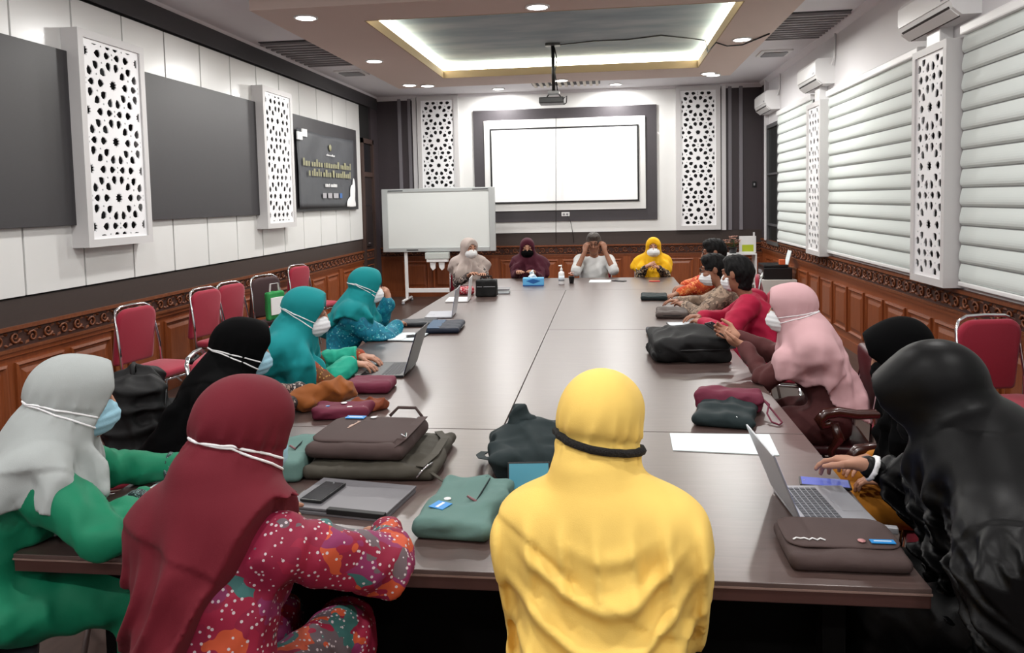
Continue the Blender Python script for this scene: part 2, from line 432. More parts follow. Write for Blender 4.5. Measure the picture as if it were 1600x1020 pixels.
# door in the left wall near the back corner
d = empty('door_1', (XL, 10.75, 0)); d['kind'] = 'structure'; d['label'] = 'dark brown door with transom in the far left corner'
M_ddoor = mat('dark_door', (46, 38, 38), .45, var=.15, vscale=12, stretch=(1, 6, .5)); M_dframe = mat('dark_door_frame', (70, 52, 46), .5)
MB().box(0, .03, -.26, .22, 0, 2.15).build('door_leaf', M_ddoor, d)
MB().box(0, .03, -.26, .22, 2.22, 2.7).build('transom', mat('transom_glass', (26, 26, 30), .15), d)
MB().box(0, .07, -.32, -.26, 0, 2.78).box(0, .07, .22, .28, 0, 2.78).box(0, .07, -.32, .28, 2.7, 2.78).box(0, .06, -.26, .22, 2.14, 2.22).build('door_frame', M_dframe, d)
MB().tube([(.05, -.16, 1.02), (.08, -.16, 1.02), (.08, -.06, 1.02)], .008).build('door_handle', M_chrome, d)
for zz in (1.65, .95): MB().box(.03, .036, -.26, .1, zz, zz + .02).build('metal_strip', M_chrome, d)

# ------------------------------------------------------------------ carved white lattice boxes
def clip_poly(poly, x0, x1, y0, y1):
    def cut(ps, f, inter):
        out = []
        for i in range(len(ps)):
            a, b_ = ps[i - 1], ps[i]
            fa, fb = f(a), f(b_)
            if (fa >= 0) != (fb >= 0):
                t = fa / (fa - fb); out.append((a[0] + (b_[0] - a[0]) * t, a[1] + (b_[1] - a[1]) * t))
            if fb >= 0: out.append(b_)
        return out
    for f in (lambda p: p[0] - x0, lambda p: x1 - p[0], lambda p: p[1] - y0, lambda p: y1 - p[1]):
        poly = cut(poly, f, None)
        if len(poly) < 3: return []
    return poly
def area(p): return abs(sum(p[i - 1][0] * p[i][1] - p[i][0] * p[i - 1][1] for i in range(len(p)))) / 2
def lattice_mesh(w, h, border, px, py, depth):
    """perforated panel in xz, front +y; ten-petal rosettes px apart across and py apart up"""
    holes = []
    x0, x1, z0, z1 = -w / 2 + border, w / 2 - border, border, h - border
    u = py / .435
    def petal(cx, cz, a, r0, r1, hw):
        c, s_ = math.cos(a), math.sin(a)
        P = [(r0, 0), (r0 + (r1 - r0) * .35, hw * .8), (r0 + (r1 - r0) * .75, hw), (r1, hw * .35), (r1, -hw * .35), (r0 + (r1 - r0) * .75, -hw), (r0 + (r1 - r0) * .35, -hw * .8)]
        return [(cx + c * p - s_ * q, cz + s_ * p + c * q) for p, q in P]
    def rosette(cx, cz):
        holes.append([(cx + (.044 if k % 2 else .03) * u * math.cos(PI * k / 10), cz + (.044 if k % 2 else .03) * u * math.sin(PI * k / 10)) for k in range(20)])
        for k in range(10): holes.append(petal(cx, cz, 2 * PI * k / 10, .106 * u, .178 * u, .031 * u))
        for a in (0, PI): holes.append(petal(cx, cz, a, .292 * u, .222 * u, .028 * u))
        for a in (90, 18, 162, -90, -18, -162): holes.append([(cx + (.2 * math.cos(R(a)) + .009 * math.cos(R(60 * k))) * u, cz + (.2 * math.sin(R(a)) + .009 * math.sin(R(60 * k))) * u) for k in range(6)])
    ny = max(1, int((z1 - z0) / py)); off = (z0 + z1) / 2 - (ny - 1) / 2 * py
    for j in range(-1, ny + 1):
        rosette(0, off + j * py)
    for j in range(-2, ny + 1):
        for sx in (-1, 1): rosette(sx * px / 2, off + (j + .5) * py)
    good = []; cs = []
    for p in holes:
        q = clip_poly(p, x0, x1, z0, z1)
        if len(q) < 3 or area(q) < 6e-5: continue
        c = (sum(v[0] for v in q) / len(q), sum(v[1] for v in q) / len(q)); rr = math.sqrt(area(q) / PI)
        if any(math.hypot(c[0] - d_[0], c[1] - d_[1]) < (rr + r2) * 1.1 + .002 for d_, r2 in cs): continue
        good.append(q); cs.append((c, rr))
    outer = [(-w / 2, 0), (w / 2, 0), (w / 2, h), (-w / 2, h)]
    flat = []; edges = []
    for l in [outer] + good:
        b0 = len(flat); flat += [Vector(p) for p in l]; edges += [(b0 + i, b0 + (i + 1) % len(l)) for i in range(len(l))]
    vo, eo, fo, _a, _b, _c = delaunay_2d_cdt(flat, edges, [], 0, 1e-5)
    def in_hole(x, z):
        for q, (c, rr) in zip(good, cs):
            if abs(x - c[0]) > .09 or abs(z - c[1]) > .09: continue
            ins = False
            for i in range(len(q)):
                a, b_ = q[i - 1], q[i]
                if (a[1] > z) != (b_[1] > z) and x < a[0] + (z - a[1]) / (b_[1] - a[1]) * (b_[0] - a[0]): ins = not ins
            if ins: return True
        return False
    fo = [t for t in fo if not in_hole(sum(vo[i].x for i in t) / 3, sum(vo[i].y for i in t) / 3)]
    bm = bmesh.new(); bv = [bm.verts.new((p.x, 0, p.y)) for p in vo]
    for t in {tuple(sorted(t)): t for t in fo}.values():
        if len(set(t)) > 2: bm.faces.new([bv[i] for i in t])
    r_ = bmesh.ops.extrude_face_region(bm, geom=bm.faces[:])
    for e in r_['geom']:
        if isinstance(e, bmesh.types.BMVert): e.co.y -= depth
    bm.verts.index_update()
    out = MB().add([v.co[:] for v in bm.verts], [[v.index for v in f.verts] for f in bm.faces]); bm.free()
    return out.mesh('lattice', M_lat)
LMESH = {}
def lattice_box(loc, rz, w, h, depth, label, fr=.06, px=None, py=None):
    """box standing off a wall: local x across, +y into the room"""
    g = empty('lattice_box', loc, rz); tag(g, label, 'lattice', 'white star lattice boxes on the walls')
    mb = MB().box(-w / 2, -w / 2 + fr, 0, depth, 0, h).box(w / 2 - fr, w / 2, 0, depth, 0, h).box(-w / 2 + fr, w / 2 - fr, 0, depth, 0, fr).box(-w / 2 + fr, w / 2 - fr, 0, depth, h - fr, h)
    mb.build('box_frame', M_box, g)
    MB().box(-w / 2 + fr, w / 2 - fr, 0, depth * .3, fr, h - fr).build('dark_backing', mat('lattice_backing', (14, 14, 18), .8), g)
    k = (round(w, 3), round(h, 3))
    if k not in LMESH: LMESH[k] = lattice_mesh(w - 2 * fr, h - 2 * fr, .025, px or .65, py or .45, .009)
    link('lattice_screen', LMESH[k], g, (0, depth - .015, fr))
    return g
lattice_box((XL + .03, 3.9, 1.40), R(-90), .82, 1.66, .14, 'white star lattice box on the panelled wall, nearest the camera')
lattice_box((XL + .03, 6.98, 1.42), R(-90), .82, 1.66, .14, 'white star lattice box on the panelled wall beside the banner')
lattice_box((XR, 4.38, .975), R(90), .62, 1.82, .15, 'white star lattice box between the blinds, nearest the camera', fr=.055)
lattice_box((XR, 7.68, .955), R(90), .62, 1.82, .15, 'white star lattice box between the two far blinds', fr=.055)
lattice_box((-2.5, YB - .02, 1.12), R(180), .735, 2.42, .07, 'tall white star lattice behind the whiteboard', fr=.075, py=.435)
lattice_box((1.97, YB - .02, 1.12), R(180), .735, 2.42, .07, 'tall white star lattice to the right of the screen', fr=.075, py=.435)

# ------------------------------------------------------------------ back wall
MB().box(-2.14, 1.61, YB - .03, YB, 1.115, 3.54).build('white_panel', M_white, wall_back)
M_fr = mat('screen_surround', (62, 58, 62), .45, var=.1, vscale=20)
MB().box(-1.87, 1.285, YB - .06, YB - .03, 1.31, 3.26, .004).build('dark_surround', M_fr, wall_back)
MB().box(-1.68, 1.09, YB - .09, YB - .06, 1.5, 3.075, .004).build('white_surround', M_white, wall_back)
sc = empty('projection_screen', (-.295, YB - .092, 1.63)); tag(sc, 'white projection screen with thin black border in the dark surround', 'screen')
MB().box(-1.28, 1.275, -.02, 0, 0, 1.3).build('border', M_black, sc)
MB().box(-1.25, 1.245, -.024, -.019, .03, 1.27).build('screen_sheet', mat('screen_white', (250, 251, 252), .8), sc)
M_gstr = mat('grey_strip', (122, 118, 124), .45)
for x in (-3.2, -3.02, 2.5, 2.68): MB().box(x - .028, x + .028, YB - .035, YB, 1.11, 3.53).build('grey_strip', M_gstr, wall_back)
MB().box(2.36, 2.43, YB - .05, YB, 1.11, 3.53).build('white_edge_strip', M_wpaint, wall_back); MB().box(-2.96, -2.89, YB - .05, YB, 1.11, 3.53).build('white_edge_strip', M_wpaint, wall_back)
so = empty('wall_socket', (-.285, YB - .06, 1.43)); tag(so, 'white double wall socket under the projection screen', 'socket')
MB().box(-.07, .07, -.012, 0, -.035, .035, .004).build('plate', M_wplastic, so)
for s_ in (-1, 1): MB().lathe([(.02, -.016), (.02, -.012)], (s_ * .03, 0, 0), 12, 'y').build('outlet', M_gplastic, so)
ws = empty('light_switch', (2.9, YB - .004, 1.87)); tag(ws, 'small black switch plate on the dark corner panel', 'switch')
MB().box(-.035, .035, -.012, 0, -.05, .05, .004).build('plate', M_blackpl, ws); MB().box(-.012, .012, -.018, -.01, -.02, .02, .002).build('rocker', M_gplastic, ws)

# ------------------------------------------------------------------ right wall: window, blinds, air conditioners
wn = empty('window_1', (XR, 10.45, .9)); wn['kind'] = 'structure'
M_glassd = mat('dark_glass', (24, 30, 28), .08, spec=.6)
MB().box(-.05, 0, -.42, -.36, 0, 1.9).box(-.05, 0, .36, .42, 0, 1.9).box(-.05, 0, -.36, .36, 1.84, 1.9).box(-.05, 0, -.36, .36, 0, .06).box(-.05, 0, -.36, .36, .3, .33).box(-.05, 0, -.36, .36, 1.1, 1.13).build('window_frame', mat('window_frame_dark', (78, 78, 80), .4), wn)
for (a, b_) in ((.06, .3), (.33, 1.1), (1.13, 1.84)): MB().box(-.02, -.012, -.36, .36, a, b_).build('pane', M_glassd, wn)
MB().box(XR - .06, XR, 10.92, 11.0, .95, ZC).build('white_edge_strip', M_wpaint, wall_right)
MB().box(XR - .02, XR, 11.0, YB, .95, ZC).build('dark_corner_panel', M_dback, wall_right)
M_blind = mat('blind_fabric', (214, 221, 218), .6, spec=.3); M_blindg = mat('blind_sheer', (150, 152, 152), .7)
def blind(y0, y1, z0, z1, label):
    g = empty('zebra_blind', (XR - .05, (y0 + y1) / 2, z0)); tag(g, label, 'blind', 'white zebra blinds over the windows')
    L = y1 - y0; H = z1 - z0; n = 13; s_ = (H - .09) / n
    MB().box(-.03, .04, -L / 2, L / 2, H - .07, H, .012).build('head_rail', M_wplastic, g)
    MB().box(-.015, .015, -L / 2, L / 2, 0, .03, .006).build('bottom_rail', M_wplastic, g)
    MB().box(.012, .016, -L / 2, L / 2, .03, H - .07).build('sheer_backing', M_blindg, g)
    pr_ = []
    for k in range(9):
        t = k / 8; pr_.append((-(.016 * math.sin(PI * t ** .6)) + .006, s_ * .93 * t))
    poly = pr_ + [(.010, s_ * .93), (.010, 0)]
    me = MB()
    n_ = len(poly)
    me.prism(poly, (0, -L / 2, 0), (1, 0, 0), (0, 0, 1), (0, L, 0))
    mesh = me.mesh('blind_slat', M_blind)
    for k in range(n): link('slat', mesh, g, (0, 0, .032 + k * s_))
blind(8.1, 10.02, .98, 2.93, 'white zebra blind on the far window next to the dark glass')
blind(4.78, 7.4, 1.0, 2.87, 'wide white zebra blind between the two lattice boxes')
blind(1.4, 4.03, 1.0, 2.87, 'white zebra blind at the right picture edge')
blind(-2.0, .7, 1.0, 2.87, 'white zebra blind on the window behind the photographer')
def aircon(y, z, label, L=.85):
    g = empty('air_conditioner', (XR, y, z)); tag(g, label, 'air conditioner', 'white wall air conditioners')
    prof = [(0, 0), (-.13, 0), (-.19, .05), (-.215, .12), (-.215, .25), (-.19, .285), (0, .29)]
    MB().prism(prof, (0, -L / 2, 0), (1, 0, 0), (0, 0, 1), (0, L, 0)).build('housing', M_wplastic, g)
    MB().prism([(-.13, .0), (-.19, .05), (-.196, .045), (-.136, -.006)], (0, -L / 2 + .04, 0), (1, 0, 0), (0, 0, 1), (0, L - .08, 0)).build('outlet_louvre', M_wplastic, g)
    MB().prism([(-.12, -.004), (-.20, .066), (-.204, .06), (-.125, -.010)], (0, -L / 2 + .05, 0), (1, 0, 0), (0, 0, 1), (0, L - .1, .0)).build('outlet_slot', M_blackpl, g)
    MB().box(-.218, -.21, -L / 2 + .02, L / 2 - .02, .1, .245, .003).build('front_panel', M_wplastic, g)
    MB().box(-.222, -.215, -L / 2 + .05, -L / 2 + .13, .12, .14).build('display', M_gplastic, g)
    MB().tube([(-.04, -L / 2 - .02, .2), (-.015, -L / 2 - .04, .3), (-.012, -L / 2 - .05, .56)], .012, 6).build('pipe', M_wplastic, g)
aircon(10.55, 2.98, 'white wall air conditioner in the far corner', .85)
aircon(7.75, 2.95, 'white wall air conditioner above the far lattice box', .85)
aircon(4.35, 2.92, 'white wall air conditioner above the near lattice box', .95)
MB().box(XR - .1, XR, 4.3, 4.55, 2.79, 2.93, .01).build('pipe_cover', M_wplastic, wall_right)
MB().box(XR - .1, XR, 7.6, 7.8, 2.775, 2.95, .01).build('pipe_cover', M_wplastic, wall_right)
# ------------------------------------------------------------------ implicit-surface mesher (numpy)
BIG = 0.5
def V(*a): return np.array(a, dtype=np.float32)
def unit(v):
    v = np.asarray(v, float); return v / (np.linalg.norm(v) + 1e-9)
class Field:
    def __init__(s, lo, hi, h):
        s.lo = np.asarray(lo, float); s.h = h
        s.n = np.maximum(3, np.ceil((np.asarray(hi, float) - s.lo) / h).astype(int) + 1)
        s.a = np.full(s.n, BIG, np.float32)
    def sub(s, lo, hi):
        i0 = np.clip(np.floor((np.asarray(lo) - s.lo) / s.h).astype(int), 0, s.n); i1 = np.clip(np.ceil((np.asarray(hi) - s.lo) / s.h).astype(int) + 1, 0, s.n)
        if np.any(i1 <= i0): return None, None
        sl = tuple(slice(a, b) for a, b in zip(i0, i1))
        ax = [(s.lo[k] + s.h * np.arange(i0[k], i1[k])).astype(np.float32) for k in range(3)]
        return sl, (ax[0][:, None, None], ax[1][None, :, None], ax[2][None, None, :])
    def all(s): return s.sub(s.lo, s.lo + s.h * s.n)
    def union(s, sl, d, k=0.0):
        a = s.a[sl]
        if k > 0:
            hh = np.maximum(k - np.abs(a - d), 0) / k
            s.a[sl] = np.minimum(a, d) - hh * hh * k * 0.25
        else: s.a[sl] = np.minimum(a, d)
    def cap(s, a, b, ra, rb=None, k=0.0, flat=None, op='u'):
        """capsule with changing radius; flat = (axis, factor) squashes the cross-section along an axis"""
        rb = ra if rb is None else rb; a = np.asarray(a, float); b = np.asarray(b, float); m = max(ra, rb) + k + 2 * s.h
        if flat is not None: m = max(ra, rb) * max(1, flat[1]) + k + 2 * s.h
        sl, g = s.sub(np.minimum(a, b) - m, np.maximum(a, b) + m)
        if sl is None: return s
        ba = b - a; L = float(ba @ ba) + 1e-12
        px, py, pz = g[0] - a[0], g[1] - a[1], g[2] - a[2]
        t = np.clip((px * ba[0] + py * ba[1] + pz * ba[2]) / L, 0, 1)
        dx, dy, dz = px - t * ba[0], py - t * ba[1], pz - t * ba[2]
        if flat is not None:
            ax, f = unit(flat[0]), flat[1]
            c = (dx * ax[0] + dy * ax[1] + dz * ax[2]) * (1 / f - 1)
            dx, dy, dz = dx + c * ax[0], dy + c * ax[1], dz + c * ax[2]
        d = np.sqrt(dx * dx + dy * dy + dz * dz) - (ra + (rb - ra) * t)
        if flat is not None and f < 1: d = d * (0.5 + 0.5 * f)
        if op == 'u': s.union(sl, d, k)
        else: s.a[sl] = np.maximum(s.a[sl], -d)
        return s
    def ell(s, c, r, M=None, k=0.0, op='u', cond=None):
        """ellipsoid; M columns are its axes"""
        c = np.asarray(c, float); r = np.asarray(r, float); m = r.max() + k + 2 * s.h
        sl, g = s.sub(c - m, c + m)
        if sl is None: return s
        px, py, pz = g[0] - c[0], g[1] - c[1], g[2] - c[2]
        if M is not None: px, py, pz = [px * M[0, i] + py * M[1, i] + pz * M[2, i] for i in range(3)]
        k0 = np.sqrt((px / r[0]) ** 2 + (py / r[1]) ** 2 + (pz / r[2]) ** 2)
        k1 = np.sqrt((px / r[0] ** 2) ** 2 + (py / r[1] ** 2) ** 2 + (pz / r[2] ** 2) ** 2) + 1e-6
        d = (k0 * (k0 - 1) / k1).astype(np.float32)
        if cond is not None: d = np.maximum(d, cond(px, py, pz))
        if op == 'u': s.union(sl, d, k)
        elif op == 'ss':
            a = s.a[sl]; hh = np.maximum(k - np.abs(a + d), 0) / k; s.a[sl] = np.maximum(a, -d) + hh * hh * k * .25
        else: s.a[sl] = np.maximum(s.a[sl], -d)
        return s
    def rbox(s, c, hx, r, M=None, k=0.0, op='u'):
        c = np.asarray(c, float); hx = np.asarray(hx, float); m = np.linalg.norm(hx) + k + 2 * s.h
        sl, g = s.sub(c - m, c + m)
        if sl is None: return s
        p = [g[0] - c[0], g[1] - c[1], g[2] - c[2]]
        if M is not None: p = [p[0] * M[0, i] + p[1] * M[1, i] + p[2] * M[2, i] for i in range(3)]
        q = [np.abs(p[i]) - hx[i] + r for i in range(3)]
        d = np.sqrt(np.maximum(q[0], 0) ** 2 + np.maximum(q[1], 0) ** 2 + np.maximum(q[2], 0) ** 2) + np.minimum(np.maximum(np.maximum(q[0], q[1]), q[2]), 0) - r
        if op == 'u': s.union(sl, d, k)
        else: s.a[sl] = np.maximum(s.a[sl], -d)
        return s
    def cut(s, p, n):
        """keep the side of the plane the normal points away from"""
        n = unit(n); sl, g = s.all()
        s.a = np.maximum(s.a, ((g[0] - p[0]) * n[0] + (g[1] - p[1]) * n[1] + (g[2] - p[2]) * n[2]).astype(np.float32)); return s
    def disp(s, fn):
        """fn(x, y, z) is added to the field (positive pushes the surface in) near the surface"""
        sl, g = s.all(); s.a = s.a + fn(*g).astype(np.float32); return s
    def sample(s, p):
        q = (np.asarray(p, float) - s.lo) / s.h; q = np.clip(q, 0, s.n - 2); i = q.astype(int); f = q - i; v = 0
        for dx in (0, 1):
            for dy in (0, 1):
                for dz in (0, 1): v += s.a[i[0] + dx, i[1] + dy, i[2] + dz] * (f[0] if dx else 1 - f[0]) * (f[1] if dy else 1 - f[1]) * (f[2] if dz else 1 - f[2])
        return v
    def resample(s, o):
        """values of field o on this grid (BIG outside o)"""
        idx = []; fr_ = []; ok = []
        for k in range(3):
            q = (s.lo[k] + s.h * np.arange(s.n[k]) - o.lo[k]) / o.h; ok.append((q >= 0) & (q <= o.n[k] - 1.001)); q = np.clip(q, 0, o.n[k] - 1.001); i = q.astype(int); idx.append(i); fr_.append((q - i).astype(np.float32))
        a = o.a
        a = a[idx[0]] * (1 - fr_[0])[:, None, None] + a[np.minimum(idx[0] + 1, o.n[0] - 1)] * fr_[0][:, None, None]
        a = a[:, idx[1]] * (1 - fr_[1])[None, :, None] + a[:, np.minimum(idx[1] + 1, o.n[1] - 1)] * fr_[1][None, :, None]
        a = a[:, :, idx[2]] * (1 - fr_[2]) + a[:, :, np.minimum(idx[2] + 1, o.n[2] - 1)] * fr_[2]
        m = ok[0][:, None, None] & ok[1][None, :, None] & ok[2][None, None, :]
        return np.where(m, a, BIG).astype(np.float32)
    def drape(s, p, toward, off=.003):
        """slide p towards a point until it lies on the surface"""
        p = np.asarray(p, float); d = unit(np.asarray(toward, float) - p)
        for _ in range(60):
            v = s.sample(p)
            if v < off: break
            p = p + d * max(.002, (v - off) * .7)
        return p
    def verts(s, post=None):
        a = s.a.copy()
        a[0] = a[-1] = BIG; a[:, 0] = a[:, -1] = BIG; a[:, :, 0] = a[:, :, -1] = BIG
        ins = a < 0
        c = np.zeros(s.n - 1, np.uint8)
        for dx in (0, 1):
            for dy in (0, 1):
                for dz in (0, 1): c += ins[dx:s.n[0] - 1 + dx, dy:s.n[1] - 1 + dy, dz:s.n[2] - 1 + dz]
        ids = np.argwhere((c > 0) & (c < 8))
        if len(ids) == 0: return np.zeros((0, 3)), np.zeros((0, 4), int)
        cell = np.full(s.n - 1, -1, np.int32); cell[ids[:, 0], ids[:, 1], ids[:, 2]] = np.arange(len(ids))
        acc = np.zeros((len(ids), 3), np.float32); cnt = np.zeros(len(ids), np.float32)
        cor = [(0, 0, 0), (1, 0, 0), (0, 1, 0), (1, 1, 0), (0, 0, 1), (1, 0, 1), (0, 1, 1), (1, 1, 1)]
        val = [a[ids[:, 0] + o[0], ids[:, 1] + o[1], ids[:, 2] + o[2]] for o in cor]
        for i in range(8):
            for b in (1, 2, 4):
                if i & b: continue
                j = i | b; v0, v1 = val[i], val[j]; m = (v0 < 0) != (v1 < 0)
                t = np.where(m, v0 / np.where(m, v0 - v1, 1), 0)
                for k in range(3): acc[:, k] += np.where(m, cor[i][k] + t * (cor[j][k] - cor[i][k]), 0)
                cnt += m
        P = s.lo + s.h * (ids + acc / cnt[:, None])
        quads = []
        for ax in range(3):
            u, w = [(1, 2), (2, 0), (0, 1)][ax]
            s0 = [slice(None)] * 3; s1 = [slice(None)] * 3; s0[ax] = slice(0, -1); s1[ax] = slice(1, None)
            A, B = ins[tuple(s0)], ins[tuple(s1)]
            e = np.argwhere(A != B); e = e[(e[:, u] > 0) & (e[:, w] > 0) & (e[:, u] < s.n[u] - 1) & (e[:, w] < s.n[w] - 1)]
            if len(e) == 0: continue
            inside = A[e[:, 0], e[:, 1], e[:, 2]]
            du = np.zeros(3, int); du[u] = 1; dw = np.zeros(3, int); dw[w] = 1
            q = np.stack([cell[tuple((e - x).T)] for x in (0 * du, du, du + dw, dw)], 1)
            q[~inside] = q[~inside][:, ::-1]
            quads.append(q)
        return P, np.concatenate(quads)[:, ::-1]
def np_mesh(name, parts, m, smooth=True):
    vs = []; qs = []; n = 0
    for P, Q in parts:
        vs.append(P); qs.append(Q + n); n += len(P)
    P = np.concatenate(vs).astype(np.float32); Q = np.concatenate(qs)
    me = bpy.data.meshes.new(name)
    me.vertices.add(len(P)); me.vertices.foreach_set('co', P.ravel())
    me.loops.add(Q.size); me.loops.foreach_set('vertex_index', Q.astype(np.int32).ravel())
    me.polygons.add(len(Q)); me.polygons.foreach_set('loop_start', np.arange(0, Q.size, 4, dtype=np.int32))
    me.polygons.foreach_set('use_smooth', np.full(len(Q), smooth))
    me.update(calc_edges=True); me.validate()
    if m: me.materials.append(m)
    return me
def blob(name, field, m, parent=None, loc=None, rot=None): return link(name, np_mesh(name, [field.verts()], m), parent, loc, rot)
def wob(seed, lam, amp, n=5):
    """sum of sines: soft crumple noise"""
    rs = np.random.RandomState(seed); ks = rs.normal(size=(n, 3)); ks = ks / np.linalg.norm(ks, axis=1)[:, None] * (2 * PI / lam) * rs.uniform(.7, 1.5, (n, 1)); ph = rs.uniform(0, 6.28, n)
    def f(x, y, z):
        v = 0
        for i in range(n): v = v + np.sin(ks[i, 0] * x + ks[i, 1] * y + ks[i, 2] * z + ph[i])
        return v * (amp / n * 1.6)
    return f
def rdg(a):
    """narrow rounded ridges with broad valleys between"""
    return 2 * (.5 + .5 * np.cos(2 * a)) ** 2.4 - .7
def ridges(seed, lam, amp, n=4):
    rs = np.random.RandomState(seed); ks = rs.normal(size=(n, 3)); ks = ks / np.linalg.norm(ks, axis=1)[:, None] * (PI / lam) * rs.uniform(.6, 1.3, (n, 1)); ph = rs.uniform(0, 6.28, n); wb = wob(seed + 1, lam * 2.5, 1.0)
    def f(x, y, z):
        v = 0; w = wb(x, y, z)
        for i in range(n): v = v - rdg(ks[i, 0] * x + ks[i, 1] * y + ks[i, 2] * z + ph[i] + w)
        return v * (amp / n * 1.3)
    return f
def sstep(a, b, x):
    t = np.clip((x - a) / (b - a), 0, 1); return t * t * (3 - 2 * t)
def rotm(yaw=0, pitch=0, roll=0):
    """yaw about z (left +), pitch about x (up +), roll about y"""
    return np.array(Matrix.Rotation(yaw, 3, 'Z') @ Matrix.Rotation(pitch, 3, 'X') @ Matrix.Rotation(roll, 3, 'Y'))

# ------------------------------------------------------------------ people
M_skin = mat('skin', (176, 128, 104), .55, var=.05, vscale=20, spec=.35)
M_skin2 = mat('skin_tan', (150, 104, 82), .55, var=.05, vscale=20, spec=.35)
M_eye = mat('eye_dark', (26, 18, 16), .25); M_brow = mat('brow', (30, 22, 20), .8); M_lip_ = mat('lips', (140, 74, 70), .5)
M_hair = mat('black_hair', (9, 8, 9), .6, var=.3, vscale=60, bump=.35, bscale=140, stretch=(6, 1, 1), spec=.2)
M_hairg = mat('greying_hair', (70, 62, 58), .5, var=.35, vscale=60, bump=.5, bscale=140, stretch=(6, 1, 1))
M_mask = mat('white_mask', (232, 234, 236), .8, bump=.1, bscale=200)
M_maskb = mat('blue_mask', (150, 196, 214), .8, bump=.1, bscale=200)
M_band = mat('elastic_band', (238, 238, 240), .7)
def ik(sh, wr, l1, l2, pole):
    d = wr - sh; L = np.linalg.norm(d)
    if L > (l1 + l2) * .995: wr = sh + d / L * (l1 + l2) * .995; d = wr - sh; L = np.linalg.norm(d)
    a = (l1 * l1 - l2 * l2 + L * L) / (2 * L); h = math.sqrt(max(l1 * l1 - a * a, 0)); n = d / L
    p = np.asarray(pole, float); p = p - n * (p @ n); p = unit(p)
    return sh + n * a + p * h, wr
def hand_prims(wr, d, pn, side, s=1.0, curl=(.3, .35, .4, .45), thumb=.5, spread=.12):
    """list of capsules of a hand: d fingers' direction, pn palm normal (out of the palm), side +1 when the thumb lies on d x pn"""
    d = unit(d); pn = unit(pn - d * (np.asarray(pn) @ d)); t = unit(np.cross(d, pn)) * side
    C = []; kn = []
    for i, off in enumerate((.028, .0095, -.0095, -.027)):
        k = wr + s * (d * (.085, .089, .084, .075)[i] + t * off); kn.append(k)
        C.append((wr + s * (d * .012 + t * off * .55), k, .0135 * s, .0115 * s, .014))
    for i, (L, r) in enumerate(((.072, .0088), (.080, .009), (.074, .0086), (.058, .0078))):
        c = curl[i]; p = kn[i]; ang = 0; dd = unit(d + t * spread * (1.2, .4, -.4, -1.3)[i])
        for sgm, fr in enumerate((.45, .31, .24)):
            ang += c * (1.0, 1.1, .8)[sgm]
            q = p + (dd * math.cos(ang) + pn * math.sin(ang)) * L * fr * s
            C.append((p, q, r * s * (1 - .08 * sgm), r * s * (.94 - .1 * sgm), .004)); p = q
    p = wr + s * (d * .022 + t * .022); dd = unit(d * .75 + t * .75 + pn * .25 * thumb)
    q = p + dd * .042 * s; C.append((p, q, .0145 * s, .0115 * s, .012))
    d2 = unit(d * .95 + t * (.5 - .5 * thumb) + pn * .55 * thumb); q2 = q + d2 * .032 * s; C.append((q, q2, .0112 * s, .0098 * s, .005))
    d3 = unit(d2 + d * .2 + pn * .3 * thumb); C.append((q2, q2 + d3 * .024 * s, .0098 * s, .0075 * s, .004))
    return C
class Person: pass
PEOPLE = []
